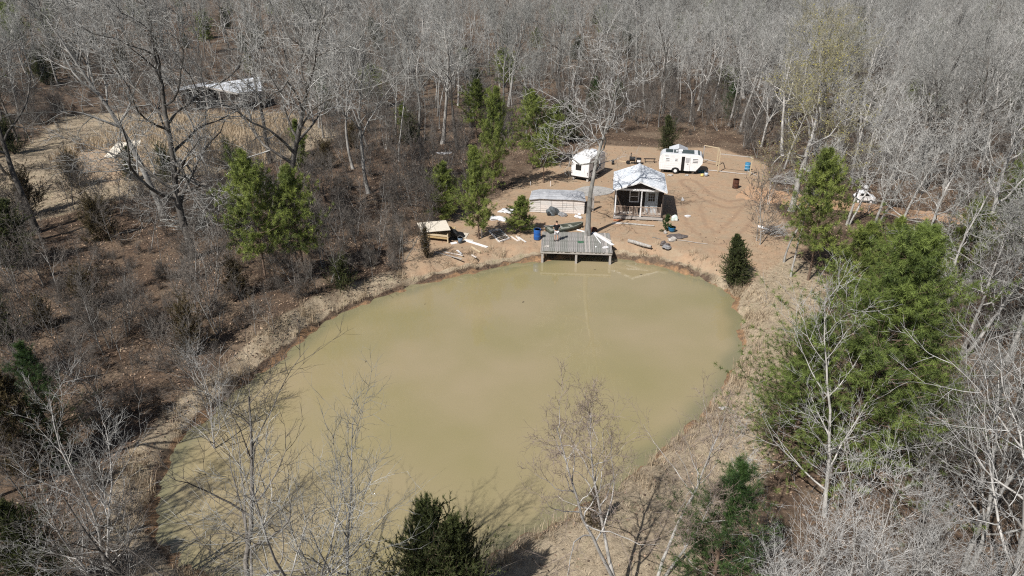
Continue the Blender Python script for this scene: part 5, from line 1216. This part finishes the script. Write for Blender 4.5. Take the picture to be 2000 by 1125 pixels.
# ------------------------------------------------------------------ person
def skin_mesh(name, verts, edges, rad, m_, parent, sub=2, root=0):
    me = bpy.data.meshes.new(name); me.from_pydata([tuple(v) for v in verts], edges, []); me.materials.append(m_); o = link(name, me, parent)
    sk = o.modifiers.new('skin', 'SKIN'); sk.use_smooth_shade = True; sv = me.skin_vertices[0].data if me.skin_vertices else None
    if sv is None:
        bpy.context.view_layer.objects.active = o; bpy.ops.mesh.customdata_skin_add(); sv = me.skin_vertices[0].data
    for i, r_ in enumerate(rad): sv[i].radius = (r_, r_) if not isinstance(r_, tuple) else r_
    sv[root].use_root = True
    ss = o.modifiers.new('sub', 'SUBSURF'); ss.levels = sub; ss.render_levels = sub; return o
def make_person():
    x, y = G(1086.5, 471, DZ); t = thing('person', 'person in a black t-shirt and light shorts standing on the dock, back turned', 'person', (x, y, DZ), R(8))
    Msk = mat('skin', (.50, .30, .21), .6); Msh = mat('black_cotton', (.012, .012, .014), .9); Msr = mat('light_shorts', (.55, .54, .55), .85, (.66, .65, .66), 5); Mha = mat('dark_hair', (.025, .016, .010), .8)
    V = []; E = []; Rr = []
    def a(p, r_, par=None): V.append(p); Rr.append(r_); i = len(V) - 1; E.append((par, i)) if par is not None else None; return i
    pel = a((0, 0, .94), (.155, .11)); wa = a((0, .01, 1.08), (.135, .10), pel); ch = a((0, .0, 1.28), (.165, .115), wa); sh = a((0, -.01, 1.42), (.12, .085), ch); nk = a((0, 0, 1.51), .055, sh)
    hd = a((0, .02, 1.60), (.072, .085), nk); a((0, .025, 1.70), (.068, .080), hd)
    for s in (-1, 1):
        s1 = a((s * .19, -.01, 1.40), .055, sh); el = a((s * .27, -.02, 1.13), .040, s1); wr = a((s * .20, .20, 1.04), .027, el); pm = a((s * .17, .28, 1.05), (.032, .020), wr)
        for k in range(4):
            f = (k - 1.5) * .018; l = (.030, .036, .033, .026)[k]
            k1 = a((s * .17 + f, .315, 1.06), .0095, pm); k2 = a((s * .17 + f - s * .004, .315 + l, 1.055), .0085, k1); a((s * .17 + f - s * .006, .315 + l * 1.5, 1.035), .0075, k2)
        t1 = a((s * .145, .265, 1.075), .010, pm); a((s * .125, .295, 1.085), .0085, t1)
        hp = a((s * .09, 0, .88), .095, pel); kn = a((s * .11, .015, .49), .058, hp); cf = a((s * .112, -.01, .36), .056, kn); an = a((s * .115, -.015, .09), .036, cf); ft = a((s * .13, .08, .04), (.042, .03), an); a((s * .14, .16, .03), (.038, .022), ft)
    skin_mesh('body', V, E, Rr, Msk, t, 1)
    V = []; E = []; Rr = []
    b0 = a((0, 0, .90), (.175, .135)); b1 = a((0, .005, 1.08), (.160, .128), b0); b2 = a((0, 0, 1.28), (.190, .138), b1); b3 = a((0, -.01, 1.42), (.135, .10), b2); a((0, -.005, 1.475), .075, b3)
    for s in (-1, 1): s1 = a((s * .19, -.01, 1.405), .078, b3); a((s * .245, -.018, 1.22), .072, s1)
    skin_mesh('shirt', V, E, Rr, Msh, t, 1)
    V = []; E = []; Rr = []
    b0 = a((0, 0, .93), (.165, .125))
    for s in (-1, 1): h1 = a((s * .095, 0, .84), .112, b0); a((s * .115, .01, .54), .095, h1)
    skin_mesh('shorts', V, E, Rr, Msr, t, 1)
    for s in (-1, 1): MB().box((s * .132, .05, .045), (.10, .29, .09)).build('shoe', M_black, t, bevel=.03)
    h_ = lump('hair', 'x', 'x', 0, .0, 1.665, .088, .10, .095, Mha, seed=3, rough=.04, n=3); 
    for k in ('label', 'category'): del h_[k]
    h_.parent = t; h_.location = (0, .005, 1.665)
    f = MB()
    for s in (-1, 1): f.cyl((s * .03, .105, 1.655), (s * .03, .118, 1.655), .012, n=8)
    f.build('eyes', Mha, t); MB().prism([(-.015, 1.62), (.015, 1.62), (0, 1.66)], .10, .135).build('nose', Msk, t); MB().box((0, .108, 1.595), (.045, .012, .01)).build('mouth', M_rust, t)
    for s in (-1, 1): MB().box((s * .085, .02, 1.645), (.02, .035, .06)).build('ear', Msk, t, bevel=.008)
    return t
make_person()

# ------------------------------------------------------------------ grass, reeds and leaf litter: nobody could count them
def blades(g, X, Y, Z, nb, h, w, spread, droop):
    n = len(X); N = n * nb; bx = np.repeat(X, nb) + g.normal(0, spread, N); by = np.repeat(Y, nb) + g.normal(0, spread, N); bz = np.repeat(Z, nb)
    hh = np.repeat(h, nb) * g.uniform(.5, 1.2, N); a = g.uniform(0, 6.28, N); dr = hh * g.uniform(.1, droop, N); sx = np.cos(a + 1.57) * w / 2; sy = np.sin(a + 1.57) * w / 2
    p0 = np.stack([bx - sx, by - sy, bz - .03], 1); p1 = np.stack([bx + sx, by + sy, bz - .03], 1)
    m0 = np.stack([bx + np.cos(a) * dr * .35 - sx * .7, by + np.sin(a) * dr * .35 - sy * .7, bz + hh * .6], 1); m1 = m0 + np.stack([sx, sy, sx * 0], 1) * 1.4
    tp = np.stack([bx + np.cos(a) * dr, by + np.sin(a) * dr, bz + hh], 1)
    V = np.stack([p0, p1, m1, m0, tp], 1).reshape(-1, 3); k = np.arange(N)[:, None] * 5
    tt = np.repeat(np.repeat(g.uniform(0, 1, n), nb) * .6 + g.uniform(0, .4, N), 5)
    return V, k + np.array([[0, 1, 2, 3]]), k + np.array([[3, 2, 4]]), tt
g = np.random.default_rng(9); ac = Acc()
def scat(n, x0, x1, y0, y1, f):
    X_ = g.uniform(x0, x1, n); Y_ = g.uniform(y0, y1, n); p = f(X_, Y_); k = g.uniform(0, 1, n) < p; return X_[k], Y_[k]
def edge_p(X_, Y_):
    d = sdist(POND, X_, Y_); u, v = ptex(X_, Y_, .5); thin = np.where((u > 1000) & (u < 1210) & (v < 620), .05, np.where((v < 560), .5, 1.)); thin = np.where((u < 1000) & (v < 900), np.minimum(thin, .8), thin)
    return np.where((d > .15) & (d < 2.0), thin * (1 - d / 2.4) * np.clip(.42 + 1.1 * wob(X_, Y_, 1.1, 3), .08, 1), 0)
X_, Y_ = scat(42000, -22, 20, 14, 56, edge_p); Zg = terrain(X_, Y_); V, Q, T, tt = blades(g, X_, Y_, Zg, 11, g.uniform(.2, .8, len(X_)), .020, .09, .8); ac.add(V, Q, T, tt); n1_ = len(X_)
X_, Y_ = scat(30000, -52, -28, 76, 112, lambda a, b: np.where((sdist(FIELD, a, b) < 0) & (b < 101), .8, 0) * (sdist(px_poly([(150, 300), (260, 290), (300, 330), (230, 360), (130, 350)]), a, b) > 0)); Zg = terrain(X_, Y_); V, Q, T, tt = blades(g, X_, Y_, Zg, 4, g.uniform(.5, 1.1, len(X_)), .06, .18, .5); ac.add(V, Q, T, .35 + tt * .65)
X_, Y_ = scat(16000, 2, 30, 14, 60, lambda a, b: np.where((sdist(STRAW, a, b) < 1.5) & (sdist(POND, a, b) > .4), .55, 0)); Zg = terrain(X_, Y_); V, Q, T, tt = blades(g, X_, Y_, Zg, 5, g.uniform(.06, .2, len(X_)), .022, .12, 1.5); ac.add(V, Q, T, tt)
X_, Y_ = scat(20000, -60, 10, 20, 90, lambda a, b: np.where((sdist(POND, a, b) > 1.5) & (sdist(YARD, a, b) > 1), .20 * (.5 + .5 * wob(a, b, .35, 8)) + .02, 0)); Zg = terrain(X_, Y_); V, Q, T, tt = blades(g, X_, Y_, Zg, 5, g.uniform(.12, .42, len(X_)), .024, .12, 1.2); ac.add(V, Q, T, tt * .8)
grass = link('dry_grass', ac.mesh('dry_grass', G_DRY)); grass['kind'] = 'stuff'
X_, Y_ = scat(230000, -75, 60, 12, 100, lambda a, b: np.where((sdist(POND, a, b) > .35) & (np.abs(a) < .78 * b + 4), np.where(sdist(YARD, a, b) < .5, np.clip(.02 + .5 * wob(a, b, .5, 2) - .12, .02, .3), np.where(sdist(STRAW, a, b) < 0, .12, np.clip(.6 + .9 * wob(a, b, .4, 5), .08, 1))) * np.clip(60 / (b + 12), .15, 1.), 0) * (track_dist(a, b) > 0))
Zg = terrain(X_, Y_) + .015; n = len(X_); an = g.uniform(0, 6.28, n); l = g.uniform(.05, .095, n); tz = g.normal(0, .035, (n, 2))
ca, sa = np.cos(an) * l, np.sin(an) * l
V = np.stack([np.stack([X_ - ca, Y_ - sa, Zg + .01], 1), np.stack([X_ + sa * .55, Y_ - ca * .55, Zg + np.abs(tz[:, 0])], 1), np.stack([X_ + ca, Y_ + sa, Zg + .02 + np.abs(tz[:, 1])], 1), np.stack([X_ - sa * .55, Y_ + ca * .55, Zg], 1)], 1).reshape(-1, 3)
lit = link('leaf_litter', np_mesh('leaf_litter', V, np.arange(n * 4).reshape(n, 4), None, [mat('fallen_leaves', (.06, .038, .028), .85, (.46, .33, .23), tint=True)], np.repeat(g.uniform(0, 1, n) ** 1.3, 4))); lit['kind'] = 'stuff'
print('leaves', n, 'grass', ac.n)
tot = 0
for me in bpy.data.meshes: tot += sum(1 for _ in ()) + len(me.loops) - 2 * len(me.polygons)
print('triangles', tot)

# a few leaves and sticks floating on the pond
FL = [(1022, 590), (830, 594), (714, 707), (701, 958), (1252, 536), (1162, 527)]
g = np.random.default_rng(12)
for k, (u, v) in enumerate(FL):
    x, y = G(u, v, 0.); MBx = MB(); a = g.uniform(0, 3.1); l = g.uniform(.06, .12); MBx.slab([(-l, 0, .012), (0, -l * .5, .016), (l, 0, .012), (0, l * .5, .016)], .008)
    o = MBx.build('floating_leaf', M_wall); o.location = (x, y, 0.0); o.rotation_euler = (0, 0, a); tag(o, 'small dark leaf or twig floating on the open muddy water', 'leaf', 'leaves floating on the pond')

# thin spring haze over the far woods
hz = MB().box((0, 0, 0), (1980, 2080, 31)).build('haze', mat('haze_air', (1, 1, 1))); hz.location = (0, 450, 12.6); hz['kind'] = 'stuff'
hm = bpy.data.materials.new('haze_volume'); hm.use_nodes = True; hm.node_tree.nodes.clear(); pv_ = hm.node_tree.nodes.new('ShaderNodeVolumePrincipled'); ho = hm.node_tree.nodes.new('ShaderNodeOutputMaterial')
pv_.inputs['Color'].default_value = (.80, .90, 1.0, 1); pv_.inputs['Density'].default_value = .00008; pv_.inputs['Anisotropy'].default_value = .2; hm.node_tree.links.new(pv_.outputs[0], ho.inputs['Volume'])
hz.data.materials.clear(); hz.data.materials.append(hm)
